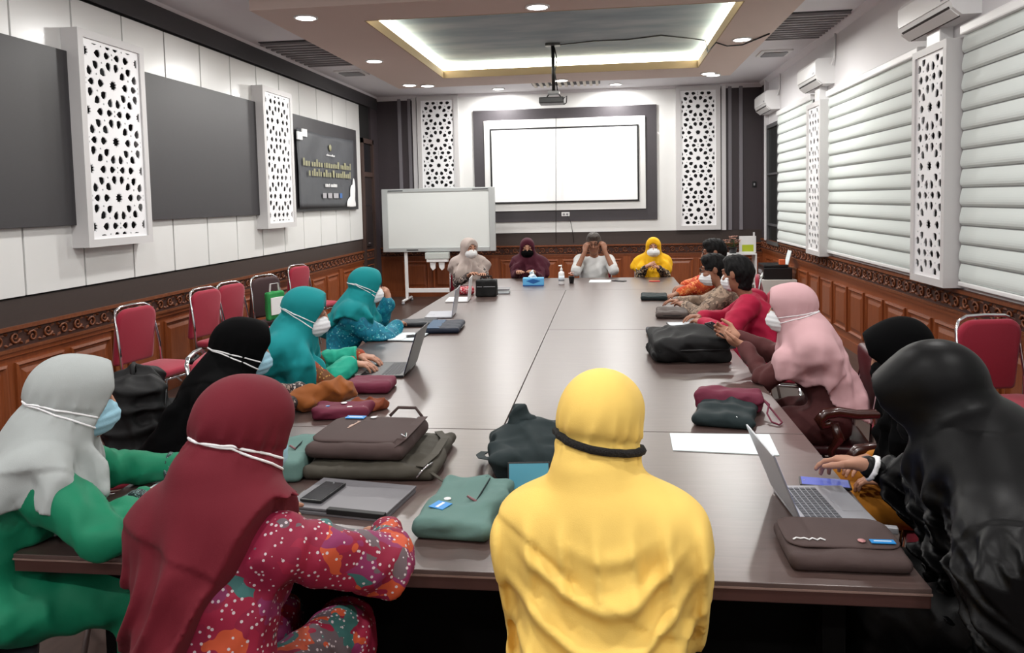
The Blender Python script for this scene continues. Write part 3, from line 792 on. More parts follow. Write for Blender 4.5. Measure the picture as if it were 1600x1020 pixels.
def person(label, xy, rz, lean=15, side=0, twist=0, head=(0, 0, 0), s=.95, men=False, skin=None, wl=None, wr=None, pole_l=(-.6, -.3, -.6), pole_r=(.6, -.3, -.6),
           hl=None, hr=None, dress=None, sleeve=None, sleeve_k=.015, scarf=None, mask=None, vox=.009, sit=.60, fat=1.0, hem=None, folds=None, drape=None, hood=.0, chest_only=False,
           hands=True, short=False, eyes=True, head_z=0.0, head_f=0.0, cuff=None, belly=0.0, scarf_k=.0, hair=None, mask_low=0.0, shell=None, fold_amp=1.0, want=None, nape=0.0, tl=.93, cover=.5, lap=.11, trap=.02):
    """seated figure. wl/wr: world wrist targets; hl/hr: (finger dir, palm normal) in world; head: yaw, pitch, roll in degrees"""
    P = Person(); root = empty('person', (xy[0], xy[1], 0), R(rz)); tag(root, label, 'person'); P.root = root
    skin = skin or M_skin
    Mw = np.array(Matrix.Rotation(R(rz), 3, 'Z')); tl = tl - .05
    loc = np.array([xy[0], xy[1], 0.0])
    t2l = lambda p: Mw.T @ (np.asarray(p, float) - loc)
    dl = lambda v: Mw.T @ np.asarray(v, float)
    pel = np.array([0, 0, sit])
    T = rotm(R(twist), -R(lean), R(side))          # torso frame: columns x right, y front, z up
    up, fr, rt = T[:, 2], T[:, 1], T[:, 0]
    chest = pel + up * .27 * s * tl + fr * .0; neck = pel + up * .455 * s * tl + fr * .02; sw = (.172 if men else .142) * s
    hc = neck + (up * .6 + np.array([0, 0, .4])) * .172 * s + fr * (.03 + head_f) + np.array([0, 0, head_z])
    H = rotm(R(head[0]) + R(twist), R(head[1]), R(head[2]))
    hp = lambda x, y, z: hc + H @ np.array([x, y, z]) * s * 1.04
    P.hc, P.H, P.neck, P.chest, P.up, P.fr, P.rt = hc, H, neck, chest, up, fr, rt
    sl_, sr_ = pel + up * .40 * s * tl - rt * sw, pel + up * .40 * s * tl + rt * sw
    l1, l2 = .275 * s, .245 * s
    if wl is None: wl_ = pel + np.array([-.12, .34, .14])
    else: wl_ = t2l(wl)
    if wr is None: wr_ = pel + np.array([.12, .34, .14])
    else: wr_ = t2l(wr)
    el, wl_ = ik(sl_, wl_, l1, l2, pole_l); er, wr_ = ik(sr_, wr_, l1, l2, pole_r)
    P.el, P.er, P.wl, P.wr = el, er, wl_, wr_
    hipl, hipr = pel + V(-.09, .02, -.04) * s, pel + V(.09, .02, -.04) * s
    knl, knr = pel + V(-.11, .40, -.06), pel + V(.11, .40, -.06)
    anl, anr = V(-.13, .40, .09), V(.13, .40, .09)
    def rest(f):
        """cloth and skin flatten where they lie on or press against the table top"""
        sl, g = f.all(); wx = g[0] * Mw[0, 0] + g[1] * Mw[0, 1] + loc[0]; wy = g[0] * Mw[1, 0] + g[1] * Mw[1, 1] + loc[1]
        q = np.maximum(np.maximum(np.abs(wx) - 1.203, np.abs(wy - 3.6) - 3.603), np.abs(g[2] - .725) - .0275)
        f.a = np.maximum(f.a, -q).astype(np.float32); return f
    # ---- body (skin): coarse trunk and limbs, fine head and hands, all one mesh
    arms = ((sl_, el, wl_), (sr_, er, wr_))
    lo = np.minimum.reduce([sl_, sr_, el, er, wl_, wr_, anl - .1]) - .16; hi = np.maximum.reduce([sl_, sr_, el, er, wl_, wr_, knr, hc, anr + V(0, .2, 0)]) + .16
    lo[2] = 0; hi[2] = max(hi[2], hc[2])
    f = Field(lo, hi, .016)
    f.cap(pel, chest, .125 * s, .12 * s, .05, (fr, .75)); f.cap(chest, neck - up * .06, .12 * s, .07 * s, .05, (fr, .7)); f.cap(neck - up * .05, hc - up * .04, .05 * s, .048 * s, .02)
    for a, e, w in arms: f.cap(a, e, .045 * s, .037 * s, .03); f.cap(e, w, .036 * s, .024 * s, .01)
    for h_, k_, a_ in ((hipl, knl, anl), (hipr, knr, anr)):
        f.cap(h_, k_, .075 * s, .055 * s, .03); f.cap(k_, a_, .052 * s, .034 * s, .015); f.cap(a_ - V(0, .03, .03), a_ + V(0, .13, -.05), .035, .028, .02)
    parts = [rest(f).verts()]
    fh = Field(hc - .17, hc + .17, .0055 if vox < .01 else .007)
    q = lambda *a: hp(*a); e = lambda c, r, k=0, op='u': fh.ell(q(*c), np.array(r) * s * 1.04, H, k, op)
    fh.cap(neck, q(0, -.02, -.06), .05 * s, .05 * s); e((0, -.012, .025), (.074, .092, .090), .02); e((0, .022, -.045), (.058, .066, .072), .03); e((0, .062, -.095), (.024, .024, .02), .03)
    fh.cap(q(0, .090, .012), q(0, .106, -.026), .0085 * s, .0125 * s, .012); e((.013, .094, -.03), (.008, .009, .007), .006); e((-.013, .094, -.03), (.008, .009, .007), .006)
    for sx in (-1, 1):
        e((sx * .031, .098, .012), (.019, .014, .012), .012, 'ss'); e((sx * .031, .078, .010), (.0155, .0145, .0115), .004)
        e((sx * .03, .079, .030), (.024, .012, .008), .012); e((sx * .04, .062, -.03), (.024, .025, .02), .02); e((sx * .077, -.012, .0), (.010, .019, .031), .008)
    e((0, .087, -.058), (.022, .010, .006), .008); e((0, .084, -.068), (.019, .010, .006), .008)
    parts.append(fh.verts())
    if hands:
        for (w, el_, hd, sd) in ((wl_, el, hl, 1), (wr_, er, hr, -1)):
            if hands == 'r' and sd == 1: continue
            if hd is None: d_, n_, kw = unit(w - el_), V(0, 0, -1), {}
            else: d_, n_ = dl(hd[0]), dl(hd[1]); kw = hd[2] if len(hd) > 2 else {}
            C = hand_prims(w, d_, n_, -sd, s, **kw)
            pts = np.array([c[0] for c in C] + [c[1] for c in C])
            fa = Field(np.minimum(pts.min(0), w - .05) - .02, np.maximum(pts.max(0), w + .05) + .02, .0042 if vox < .01 else .0055)
            ar = unit(el_ - w); fa.cap(w + ar * .08, w, .028 * s, .023 * s); fa.cap(w, w + unit(d_) * .02, .022 * s, .02 * s, .01)
            for c in C: fa.cap(c[0], c[1], c[2], c[3], c[4])
            parts.append(rest(fa).verts())
    link('body', np_mesh('body', parts, skin), root)
    if eyes:
        for sx in (-1, 1):
            mb = MB(); c = hp(sx * .031, .0905, .011); mb.lathe([(.0005, -.006), (.004, -.005), (.006, -.001), (.006, .001), (.004, .004), (.0005, .005)], (0, 0, 0), 8)
            mb.v = [tuple(c + H @ (np.array(v) * np.array([1.5, .8, .9]))) for v in mb.v]; mb.build('eye', M_eye, root)
            MB().tube([tuple(hp(sx * .014, .0925, .032)), tuple(hp(sx * .03, .092, .038)), tuple(hp(sx * .05, .080, .032))], [.003, .0036, .002], 6).build('eyebrow', M_brow, root)
        if mask is None: MB().tube([tuple(hp(-.022, .089, -.061)), tuple(hp(0, .0965, -.062)), tuple(hp(.022, .089, -.061))], [.002, .004, .002], 6).build('lips', M_lip_, root)
    # ---- clothes
    def garment(f, inf=0.0, legs=True, fore=True, upper=1.0):
        g_ = fat
        f.cap(pel + V(0, 0, .02), chest, .145 * s * g_ + inf, .13 * s * g_ + inf, .05, (fr, .85)); f.cap(chest, neck - up * .065, .128 * s * g_ + inf, .085 * s + inf, .05, (fr, .78))
        if belly: f.ell(pel + up * .16 + fr * .07, (.15 * g_ + inf, .12 + belly + inf, .15 + inf), T, .06)
        if not men: f.ell(chest + fr * .075 + up * .01, (.13 * s + inf, .065 * s + inf, .075 * s + inf), T, .05)
        f.cap(sl_ - up * .012, sr_ - up * .012, .058 * s + inf, .058 * s + inf, .05)
        for (a, e_, w) in arms:
            f.cap(a, a + (e_ - a) * upper, (.052 + sleeve_k) * s + inf, (.044 + sleeve_k) * s + inf, .04)
            if fore and not short: f.cap(e_, w - (w - e_) * .06, (.042 + sleeve_k) * s + inf, (.027 + sleeve_k * .8) * s + inf, .012)
        if legs:
            for h_, k_, a_ in ((hipl, knl, anl), (hipr, knr, anr)): f.cap(h_, k_, .10 * s, .078 * s, .05); f.cap(k_, a_ + V(0, 0, .03), .078, .07, .04)
    seed = zlib.crc32(label.encode())
    if dress is not None:
        lo2, hi2 = lo.copy() - .03, hi.copy() + .03; hi2[2] = neck[2] + .08; lo2[2] = .04
        f = Field(lo2, hi2, max(vox * 1.15, .0095))
        garment(f)
        wn = wob(seed % 9999, .2, .008 if not men else .003); w2 = ridges(seed % 999 + 3, .10, .007 if not men else .007)
        f.disp(lambda x, y, z: wn(x, y, z * .7) + w2(x, y, z))
        # creases bunched at the elbows
        for e_, w in ((el, wl_), (er, wr_)):
            ax = unit(w - e_)
            f.disp(lambda x, y, z: .005 * np.sin(((x - e_[0]) * ax[0] + (y - e_[1]) * ax[1] + (z - e_[2]) * ax[2]) * 170 + 40 * (x - y)) * np.exp(-((x - e_[0]) ** 2 + (y - e_[1]) ** 2 + (z - e_[2]) ** 2) / .006))
        fdress = f; rest(f); link('dress' if not men else 'shirt', np_mesh('dress', [f.verts()], dress), root)
        if sleeve is not None:                    # inner sleeve of another colour, from mid forearm to wrist
            for (e_, w) in ((el, wl_), (er, wr_)):
                a = e_ + (w - e_) * .3
                fs_ = Field(np.minimum(a, w) - .08, np.maximum(a, w) + .08, .007); fs_.cap(a, w + (w - e_) * .02, (.045 + sleeve_k) * s, (.031 + sleeve_k) * s); fs_.disp(ridges(5, .05, .004))
                fs_.cut(w - (w - e_) * .02, w - e_)
                blob('sleeve', rest(fs_), sleeve, root)
    # ---- headscarf
    if scarf is not None:
        hem = hem or dict(front=.24, back=.26, side=.16)
        D = drape(P) if drape else []
        ends = [hc - .2, hc + .2, sl_ - .2, sl_ + .2, sr_ - .2, sr_ + .2, chest - .26, chest + .26, el - .1, el + .1, er - .1, er + .1] + [np.asarray(d_[1]) - d_[3] - .05 for d_ in D] + [np.asarray(d_[1]) + d_[3] + .05 for d_ in D]
        lo3 = np.minimum.reduce(ends); hi3 = np.maximum.reduce(ends)
        zmin = neck[2] - max(hem.values()) - .16
        lo3[2] = max(lo3[2], zmin) if not D else max(.1, lo3[2])
        hi3[2] = hc[2] + .22
        f = Field(lo3, hi3, vox * .85); kk = scarf_k
        # draped part: the garment thickened, then the neck wrap
        garment(f, .021, legs=False, fore=False, upper=cover)
        f.cap(neck - up * .02, neck - up * hem['front'] + fr * .09, .09 * s, .13 * s, .07, (fr, .75)); f.cap(neck - fr * .02, neck - up * hem['back'] - fr * .05, .09 * s, .13 * s, .07, (fr, .7))
        for sgn, e_ in ((-1, sl_), (1, sr_)): f.cap(neck + up * trap, e_ + up * .014, .088 * s, .072 * s, .06)
        for (a_, b_, r0, r1, k_) in D: f.cap(a_, b_, r0, r1, k_)
        rsn = np.random.RandomState(seed % 7919); ph = rsn.uniform(0, 6.28, 8); c0 = neck.copy()
        fa_ = fold_amp
        def fold(x, y, z):
            th = np.arctan2(x - c0[0], y - c0[1]); rr = np.sqrt((x - c0[0]) ** 2 + (y - c0[1]) ** 2 + .0004); dz = c0[2] + .04 - z
            am = sstep(-.02, .10, dz) * np.minimum(rr / .08, 1)
            w_ = .5 * np.sin(9 * dz + ph[4]) + .3 * np.sin(2 * th + ph[5])
            v = rdg(2.5 * th + ph[0] + 2 * dz + w_) * .9 + rdg(4 * th + ph[1] - 4 * dz + w_) * .7 + rdg(6.5 * th + ph[2] + 5 * dz) * .4
            return -v * am * .017 * fa_
        f.disp(fold)
        rg = ridges(seed % 577, .13, .014 * fa_); f.disp(lambda x, y, z: rg(x, y, z) * sstep(.02, -.06, z - c0[2]))
        if folds:
            for fn in folds: f.disp(fn(P))
        sl, g = f.all()
        gx, gy, gz = g[0] - neck[0], g[1] - neck[1], g[2] - neck[2]
        xr = gx * rt[0] + gy * rt[1] + gz * rt[2]; yf = gx * fr[0] + gy * fr[1] + gz * fr[2]; zu = gx * up[0] + gy * up[1] + gz * up[2]
        # a lapped cloth edge running across the drape
        sg = 1 if rsn.rand() > .5 else -1
        q_ = zu + .5 * sg * xr + lap + .03 * np.sin(11 * xr + ph[6]) + .02 * np.sin(17 * yf + ph[7])
        f.a = f.a - (.008 * sstep(-.004, .004, q_)).astype(np.float32)
        if dress is not None: 
            ft = Field(fdress.lo, fdress.lo + fdress.h * (fdress.n - 1), fdress.h); garment(ft, .004, legs=False, fore=False, upper=cover); ft.disp(lambda x, y, z: wn(x, y, z * .7) + w2(x, y, z))
            f.a = np.minimum(f.a, f.resample(ft))
        if shell: f.a = np.maximum(f.a, shell(P, xr, yf, zu)).astype(np.float32)
        else:
            th = np.arctan2(xr, yf); c2 = np.cos(th) ** 2
            hl_ = np.where(np.cos(th) > 0, hem['side'] + (hem['front'] - hem['side']) * c2, hem['side'] + (hem['back'] - hem['side']) * c2)
            f.a = np.maximum(f.a, -(zu + hl_ + .03 + .010 * np.sin(7 * th + ph[3])) * .8).astype(np.float32)
        # the part wound round the head
        f.cap(hp(0, -.02, -.05), neck + up * min(0, trap), .082 * s, (.105 if trap > 0 else .092) * s, .05)
        fhd = Field(f.lo, f.lo + f.h * (f.n - 1), f.h); fhd.a[:] = BIG
        fhd.ell(hp(0, -.012, .026), np.array((.094 + kk, .116 + kk, .108 + kk)) * s * 1.04, H)
        fhd.ell(hp(0, .018, -.055), np.array((.083 + kk, .090 + kk, .088)) * s * 1.04, H, .05)
        fhd.ell(hp(0, .045 + hood * .6, .042), np.array((.090, .075 + hood, .080)) * s, H, .03)
        fhd.ell(hp(0, .05 + hood * .6, -.04), np.array((.080, .065 + hood, .075)) * s, H, .03)
        fhd.cut(hp(0, .070 + hood, .0), H @ np.array([0, 1, -.45])); fhd.cut(hp(0, .092 + hood, .0), H @ np.array([0, 1, .1]))
        if nape:
            sl_h, gh = fhd.all(); hx, hy, hz = [((gh[0] - hc[0]) * H[0, i] + (gh[1] - hc[1]) * H[1, i] + (gh[2] - hc[2]) * H[2, i]) for i in range(3)]
            fhd.a = fhd.a + (.011 * np.exp(-((hz + .028 + .13 * hy) / .012) ** 2) * sstep(.07, .03, hy)).astype(np.float32)
            th_ = np.arctan2(hx, hy); bz = hz + .028 + .13 * hy
            fhd.a = fhd.a - (.0045 * rdg(8 * th_ + ph[5] + .4 * np.sin(5 * th_) + 12 * bz) * np.exp(-(bz / .045) ** 2) + .003 * rdg(13 * th_ + ph[6]) * np.exp(-((bz + .02) / .03) ** 2)).astype(np.float32) * sstep(.06, .0, hy)
            f.ell(hp(0, -.075, -.085), np.array((.092, .06, .055)) * s * nape, H, .04); f.cap(hp(0, -.08, -.09), neck - up * .05 - fr * .05, .075 * s * nape, .10 * s, .05)
        wv = ridges(seed % 887, .12, .0035); fhd.disp(lambda x, y, z: wv(x, y, z) * sstep(.05, -.06, z - hc[2]))
        f.union(tuple(slice(0, k) for k in f.n), fhd.a[:f.n[0], :f.n[1], :f.n[2]], .035)
        P.scarf = f
        # face opening
        f.ell(hp(0, .14 + hood, -.012), np.array((.064, .12, .086)) * s, H, .004, 'ss')
        f.ell(hp(0, .04, -.02), np.array((.052, .075, .075)) * s, H, .006, 'ss')
        P.scarf_obj = blob('headscarf', rest(f), scarf, root)
    if hair is not None:
        f = Field(hc - .16, hc + .17, .006)
        f.ell(hp(0, -.018, .034), np.array((.083, .100, .094)) * s * 1.04, H); f.ell(hp(0, .03, .09), np.array((.062, .06, .036)) * s * 1.04, H, .03); f.cap(hp(0, -.06, .0), hp(0, -.05, -.075), .062 * s, .052 * s, .03)
        f.disp(wob(7, .03, .004)); f.ell(hp(0, .125, -.035), np.array((.085, .075, .105)) * s, H, .01, 'ss')
        for sx in (-1, 1): f.ell(hp(sx * .09, .02, -.04), np.array((.03, .055, .05)) * s, H, .01, 'ss')
        f.cut(hp(0, 0, -.085), H @ np.array([0, .35, -1]))
        P.hair = f; blob('hair', f, hair, root)
    # ---- mask with its bands
    if mask is not None:
        fm = Field(hc - .17, hc + .17, .006)
        ym = .012 if scarf is not None else .002
        fm.ell(hp(0, .022, -.054 - mask_low), np.array((.072 + ym, .091 + ym * .6, .068)) * s * 1.04, H); fm.cap(hp(0, .085, -.012 - mask_low), hp(0, .106, -.05 - mask_low), .014 * s, .016 * s, .03)
        fm.cut(hp(0, .028, 0), H @ np.array([0, -1, 0])); fm.cut(hp(0, .09, -.004 - mask_low), H @ np.array([0, -.25, 1])); fm.cut(hp(0, .0, -.115 - mask_low), H @ np.array([0, .12, -1]))
        sl, g = fm.all(); w_ = (g[2] - hc[2]); fm.disp(lambda x, y, z: .0016 * np.sin((z - hc[2]) * 260) + 0 * x + 0 * y)
        blob('face_mask', fm, mask, root)
        P.mask = fm
    P.want = want; P.label = label; P.world_hc = loc + Mw @ hc; PEOPLE.append(P)
    return P
def band(P, pts, r, m, f=None, name='mask_band', n=28, closed=False, off=.002):
    """elastic lying on the scarf or hair: points in the head frame, pulled onto the surface"""
    f = f if f is not None else P.scarf
    pts = [P.hc + P.H @ np.array(p) for p in pts]
    dense = []
    for i in range(len(pts) - 1):
        k = max(2, n // (len(pts) - 1))
        for j in range(k): dense.append(pts[i] + (pts[i + 1] - pts[i]) * j / k)
    dense.append(pts[-1])
    out = []
    for p in dense:
        c = P.hc + P.H @ np.array([0, 0, (P.H.T @ (p - P.hc))[2] * .9]); q = c + unit(p - c) * .2
        out.append(tuple(f.drape(q, c, off)))
    return MB().tube(out, r, 6).build(name, m, P.root)
# ------------------------------------------------------------------ tables
def table(x0, x1, y0, y1, label, overhang_front=False):
    g = empty('conference_table', ((x0 + x1) / 2, (y0 + y1) / 2, 0)); tag(g, label, 'table', 'joined conference tables')
    w, l = (x1 - x0) / 2 - .0025, (y1 - y0) / 2 - .0025
    MB().box(-w, w, -l, l, TZ - .012, TZ, .002).build('tabletop', M_table, g)
    MB().box(-w + .001, w - .001, -l + .001, l - .001, TZ - .05, TZ - .0125, .003).build('edge_band', M_tedge, g)
    MB().box(-w - .0015, w + .0015, -l - .0015, l + .0015, TZ - .017, TZ - .0122).build('edge_trim', mat('edge_trim', (136, 112, 104), .35), g)
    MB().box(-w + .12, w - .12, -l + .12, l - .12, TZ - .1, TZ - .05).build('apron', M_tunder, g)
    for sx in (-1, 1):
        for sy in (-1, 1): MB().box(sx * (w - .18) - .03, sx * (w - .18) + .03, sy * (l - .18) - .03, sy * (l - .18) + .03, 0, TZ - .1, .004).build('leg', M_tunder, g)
    long_x = w > l
    if long_x: MB().box(-w + .05, w - .05, -l * .5 if y0 < 1 else l * .3, -l * .5 + .02 if y0 < 1 else l * .3 + .02, .03, TZ - .05).build('under_shade_panel', M_tunder, g)  # added black sheet standing in for the deep shade under the table
    else: MB().box(-.01, .01, -l + .2, l - .2, .12, TZ - .1).build('under_shade_panel', M_tunder, g)  # added dark sheet, keeps the space below the long tables in shade
    return g
table(-1.2, 1.2, 0, 1.2, 'dark brown conference table placed crosswise, nearest the camera')
table(-1.2, 0, 1.2, 6.0, 'long dark brown conference table on the whiteboard side, under the open laptops')
table(0, 1.2, 1.2, 3.6, 'dark brown conference table in front of the pink headscarf')
table(0, 1.2, 3.6, 6.0, 'dark brown conference table in front of the man in crimson')
table(-1.2, 1.2, 6.0, 7.2, 'dark brown conference table placed crosswise at the far end')

# ------------------------------------------------------------------ chairs
def make_chair(pad, frame, label, group, arms=False):
    g = empty('banquet_chair'); tag(g, label, 'chair', group)
    # local: faces +y, seat centre at 0,0
    vs, fs = cushion(rrect(.43, .42, .06), .055, .5, .3)
    MB().add(vs, fs, True).build('seat', pad, g, (0, 0, .42))
    vs, fs = cushion(rrect(.39, .44, .09, 5, 0, 0, True), .045, .5, .25)
    o = MB().add(vs, fs, True).build('backrest', pad, g, (0, -.225, .70), (R(82), 0, 0)); 
    pts = [(-.2, -.19, .40), (-.205, -.20, .6), (-.19, -.245, .86), (-.17, -.257, .91), (-.12, -.262, .935), (0, -.264, .94), (.12, -.262, .935), (.17, -.257, .91), (.19, -.245, .86), (.205, -.20, .6), (.2, -.19, .40)]
    MB().tube(pts, .011, 8).build('back_frame', frame, g)
    MB().tube([(-.06, -.262, .912), (-.04, -.268, .9), (.04, -.268, .9), (.06, -.262, .912)], .014, 6).build('grip', M_black, g)
    MB().tube([(-.2, -.2, .405), (-.2, .19, .405), (.2, .19, .405), (.2, -.2, .405)], .011, 8, True).build('seat_frame', frame, g)
    for sx in (-1, 1):
        MB().tube([(sx * .2, .18, .405), (sx * .21, .2, .2), (sx * .215, .22, 0)], .011, 8).build('leg', frame, g)
        MB().tube([(sx * .2, -.19, .405), (sx * .205, -.23, .2), (sx * .21, -.27, 0)], .011, 8).build('leg', frame, g)
    MB().tube([(-.2, .0, .3), (-.1, .0, .38), (.1, .0, .38), (.2, .0, .3)], .008, 6).build('brace', frame, g)
    if arms:
        for sx in (-1, 1):
            pts = [(sx * .25, -.22, .66), (sx * .255, -.1, .675), (sx * .26, .05, .665), (sx * .262, .13, .675), (sx * .262, .19, .665), (sx * .262, .215, .635), (sx * .262, .20, .61), (sx * .262, .17, .615), (sx * .262, .165, .635)]
            MB().tube(pts, [.018, .022, .024, .026, .028, .027, .024, .018, .012], 8).build('armrest', M_dwood, g)
            MB().tube([(sx * .26, .15, .62), (sx * .25, .13, .55), (sx * .27, .16, .49), (sx * .24, .15, .42)], [.02, .026, .018, .022], 8).build('arm_post', M_dwood, g)
    return g
M_dwood = mat('dark_carved_wood', (58, 26, 20), .25, var=.2, coat=.4)
CH = make_chair(M_red, M_chrome, 'x', 'red banquet chairs')
_first = [True]
def chair(x, y, rz, label, group='red banquet chairs along the walls', proto=None):
    if proto is None:
        if _first[0]: o = CH; _first[0] = False
        else: o = copy_tree(CH)
    else: o = proto
    o.location = (x, y, 0); o.rotation_euler = (0, 0, R(rz)); o['label'] = label; o['group'] = group
    return o
chair(-3.02, 3.62, -100, 'empty red banquet chair by the wall nearest the camera')
chair(-3.06, 4.74, -100, 'empty red banquet chair by the wall, second from the camera')
chair(-3.06, 5.22, -100, 'empty red banquet chair by the wall, beside the chair with the bags')
chair(-3.2, 7.2, -105, 'farthest red banquet chair by the wall, near the banner')
chair(2.74, 2.74, 190, 'empty red banquet chair by the wall under the right edge blind')
GREYC = make_chair(mat('dark_brown_fabric', (70, 50, 52), .8), M_chrome, 'x', 'x')
chair(-3.03, 5.85, -112, 'dark brown banquet chair by the wall holding bags', 'dark banquet chair', GREYC)
# ------------------------------------------------------------------ the people round the table
def cloth(name, rgb, rough=.8, sheen=.03, var=.05): return mat(name, rgb, rough, var=var, vscale=6, bump=.08, bscale=400, sheen=sheen, spec=.3)
M_sgrey = cloth('scarf_grey', (162, 167, 166)); M_green = cloth('dress_green', (5, 116, 82), .65)
M_smar = cloth('scarf_maroon', (98, 14, 30)); M_syel = cloth('scarf_yellow', (238, 200, 104), .75)
M_sblk = mat('scarf_black_satin', (4, 4, 5), .45, spec=.16, bump=.04, bscale=300); M_sblk2 = mat('scarf_black', (4, 4, 5), .85, spec=.08)
M_spink = cloth('scarf_pink', (206, 164, 168)); M_brown = cloth('sleeve_brown', (86, 46, 46))
M_steal = cloth('scarf_teal', (8, 132, 136)); M_mint = cloth('sleeve_mint', (22, 160, 132), .7)
M_sbeige = cloth('scarf_beige', (176, 162, 156)); M_sbord = cloth('scarf_bordeaux', (68, 16, 34)); M_sgold = cloth('scarf_gold', (232, 176, 20))
M_crim = cloth('shirt_crimson', (172, 20, 60), .7); M_polo = cloth('polo_grey', (196, 196, 196))
M_batik1 = ramp_mat('batik_floral', [(0, (130, 18, 52)), (.3, (128, 40, 86)), (.5, (54, 100, 98)), (.6, (96, 82, 88)), (.74, (142, 22, 54)), (.9, (186, 76, 44))], .7, 'VORONOI', 15, distort=.3, second=(70, .24, (196, 184, 188)))
M_batik2 = ramp_mat('batik_orange', [(0, (150, 56, 22)), (.35, (110, 66, 30)), (.6, (178, 66, 26)), (.8, (90, 50, 30))], .75, 'VORONOI', 16, distort=.3, second=(50, .22, (190, 150, 80)))
M_batik3 = ramp_mat('batik_blue', [(0, (0, 104, 130)), (.4, (6, 120, 146)), (.75, (18, 136, 152))], .6, 'VORONOI', 30, distort=.2, second=(42, .2, (120, 196, 204)))
M_batik4 = ramp_mat('batik_mono', [(0, (38, 32, 34)), (.45, (190, 180, 174)), (.6, (60, 50, 50)), (.85, (150, 130, 120))], .75, 'VORONOI', 34, distort=.3)
M_batik5 = ramp_mat('batik_beige', [(0, (120, 102, 88)), (.35, (150, 128, 110)), (.6, (92, 76, 66)), (.8, (170, 148, 128))], .75, 'VORONOI', 22, distort=.35)
M_batik6 = ramp_mat('batik_red_orange', [(0, (196, 72, 34)), (.4, (226, 150, 92)), (.65, (186, 44, 30)), (.85, (216, 110, 50))], .75, 'VORONOI', 24, distort=.35)
M_batik7 = ramp_mat('batik_black_gold', [(0, (24, 20, 20)), (.5, (40, 32, 28)), (.78, (170, 130, 90)), (.9, (210, 190, 160))], .75, 'VORONOI', 34, distort=.3)
M_cuffp = ramp_mat('cuff_print', [(0, (20, 40, 40)), (.5, (120, 150, 146)), (.7, (24, 44, 44))], .7, 'VORONOI', 70, distort=.3)
M_ochre = cloth('dress_ochre', (176, 112, 28))

def rear_band(P, zf=-.03, zb=0.0, r=.003, m=None, dz=.035):
    """two elastics from the mask round the back of the head"""
    for k, d in ((0, 0.0), (1, dz)):
        band(P, [(.075, .07, zf - d), (.1, 0, (zf + zb) / 2 - d * .6), (.07, -.09, zb - d * .2), (0, -.12, zb), (-.07, -.09, zb - d * .2), (-.1, 0, (zf + zb) / 2 - d * .6), (-.075, .07, zf - d)], r, m or M_band)
def cuffs(P, m, which='lr', w=.05, r=.040):
    for k, (e_, w_) in (('l', (P.el, P.wl)), ('r', (P.er, P.wr))):
        if k in which:
            d = unit(w_ - e_); f = Field(np.minimum(w_, w_ - d * w) - .07, np.maximum(w_, w_ - d * w) + .07, .005); f.cap(w_ - d * w, w_ - d * .006, r + .004, r); f.disp(ridges(9, .03, .002)); f.cut(w_ - d * .008, d); f.cut(w_ - d * w, -d); blob('cuff', f, m, P.root)

# grey headscarf, green dress: near left corner
P = person('woman in grey headscarf, green dress and blue mask at the near left table corner', (-1.36, .06), -52, tl=1.0, lean=24, s=.98, head=(2, -6, 0), dress=M_green, scarf=M_sgrey, mask=M_maskb, vox=.0084,
           wr=(-.98, .25, .80), wl=(-1.02, .56, .80), pole_r=(1, -.5, .05), pole_l=(-.6, -.3, -.2), hr=((.55, .85, 0), (-.2, .1, -1), dict(curl=(.5, .55, .6, .6))), hl=((.8, .1, -.05), (.1, -.3, -1), dict(curl=(.4, .45, .5, .5))),
           hem=dict(front=.27, back=.30, side=.07), cover=.2, nape=1.05, hood=.012, fold_amp=1.9, sleeve_k=.022, want=(118, 628))
rear_band(P, zf=-.045, zb=.0); cuffs(P, M_cuffp, 'lr', .055, .046)
# maroon headscarf: near, back to the camera
def mar_drape(P):
    n, u, f, r = P.neck, P.up, P.fr, P.rt
    return [(n - f * .04, n - u * .42 - f * .10 - r * .02, .09, .12, .1), (n - r * .05, n - u * .54 - f * .06 - r * .07, .08, .115, .1), (n - r * .09 - u * .04, P.el, .075, .065, .08)]
def mar_shell(P, x, y, z): return np.where(z < .06, (x - (.115 + .42 * np.maximum(z, -.3))) * .85, -.5) + 0 * y
def mar_fold(P):
    n, r, u = P.neck, P.rt, P.up
    def g(x, y, z):
        a = (x - n[0]) * r[0] + (y - n[1]) * r[1] + (z - n[2]) * r[2]; b_ = (x - n[0]) * u[0] + (y - n[1]) * u[1] + (z - n[2]) * u[2]
        return -.011 * rdg((a * 1.0 - b_ * .42 + .05 * np.sin(b_ * 9)) * PI / .095 + .6) * sstep(-.02, -.16, b_) * sstep(-1.2, -.2, b_)
    return g
P = person('woman in maroon headscarf and floral batik dress seen from behind at the near table edge', (-.44, -.33), -8, tl=.92, head_z=.02, trap=-.01, lean=12, s=.99, head=(-14, -8, 4), dress=M_batik1, scarf=M_smar, mask=M_maskb, vox=.0084,
           wr=(-.16, .10, .80), wl=(-.52, .06, .80), cover=.25, pole_r=(.9, -.4, -.18), pole_l=(-.2, -.3, -.8), hem=dict(front=.25, back=.5, side=.3), drape=mar_drape, shell=mar_shell, folds=[mar_fold], fold_amp=.5, nape=1.0, sleeve_k=.022, fat=1.0, want=(372, 680))
rear_band(P, zf=-.06, zb=-.005, r=.0032, dz=.03)
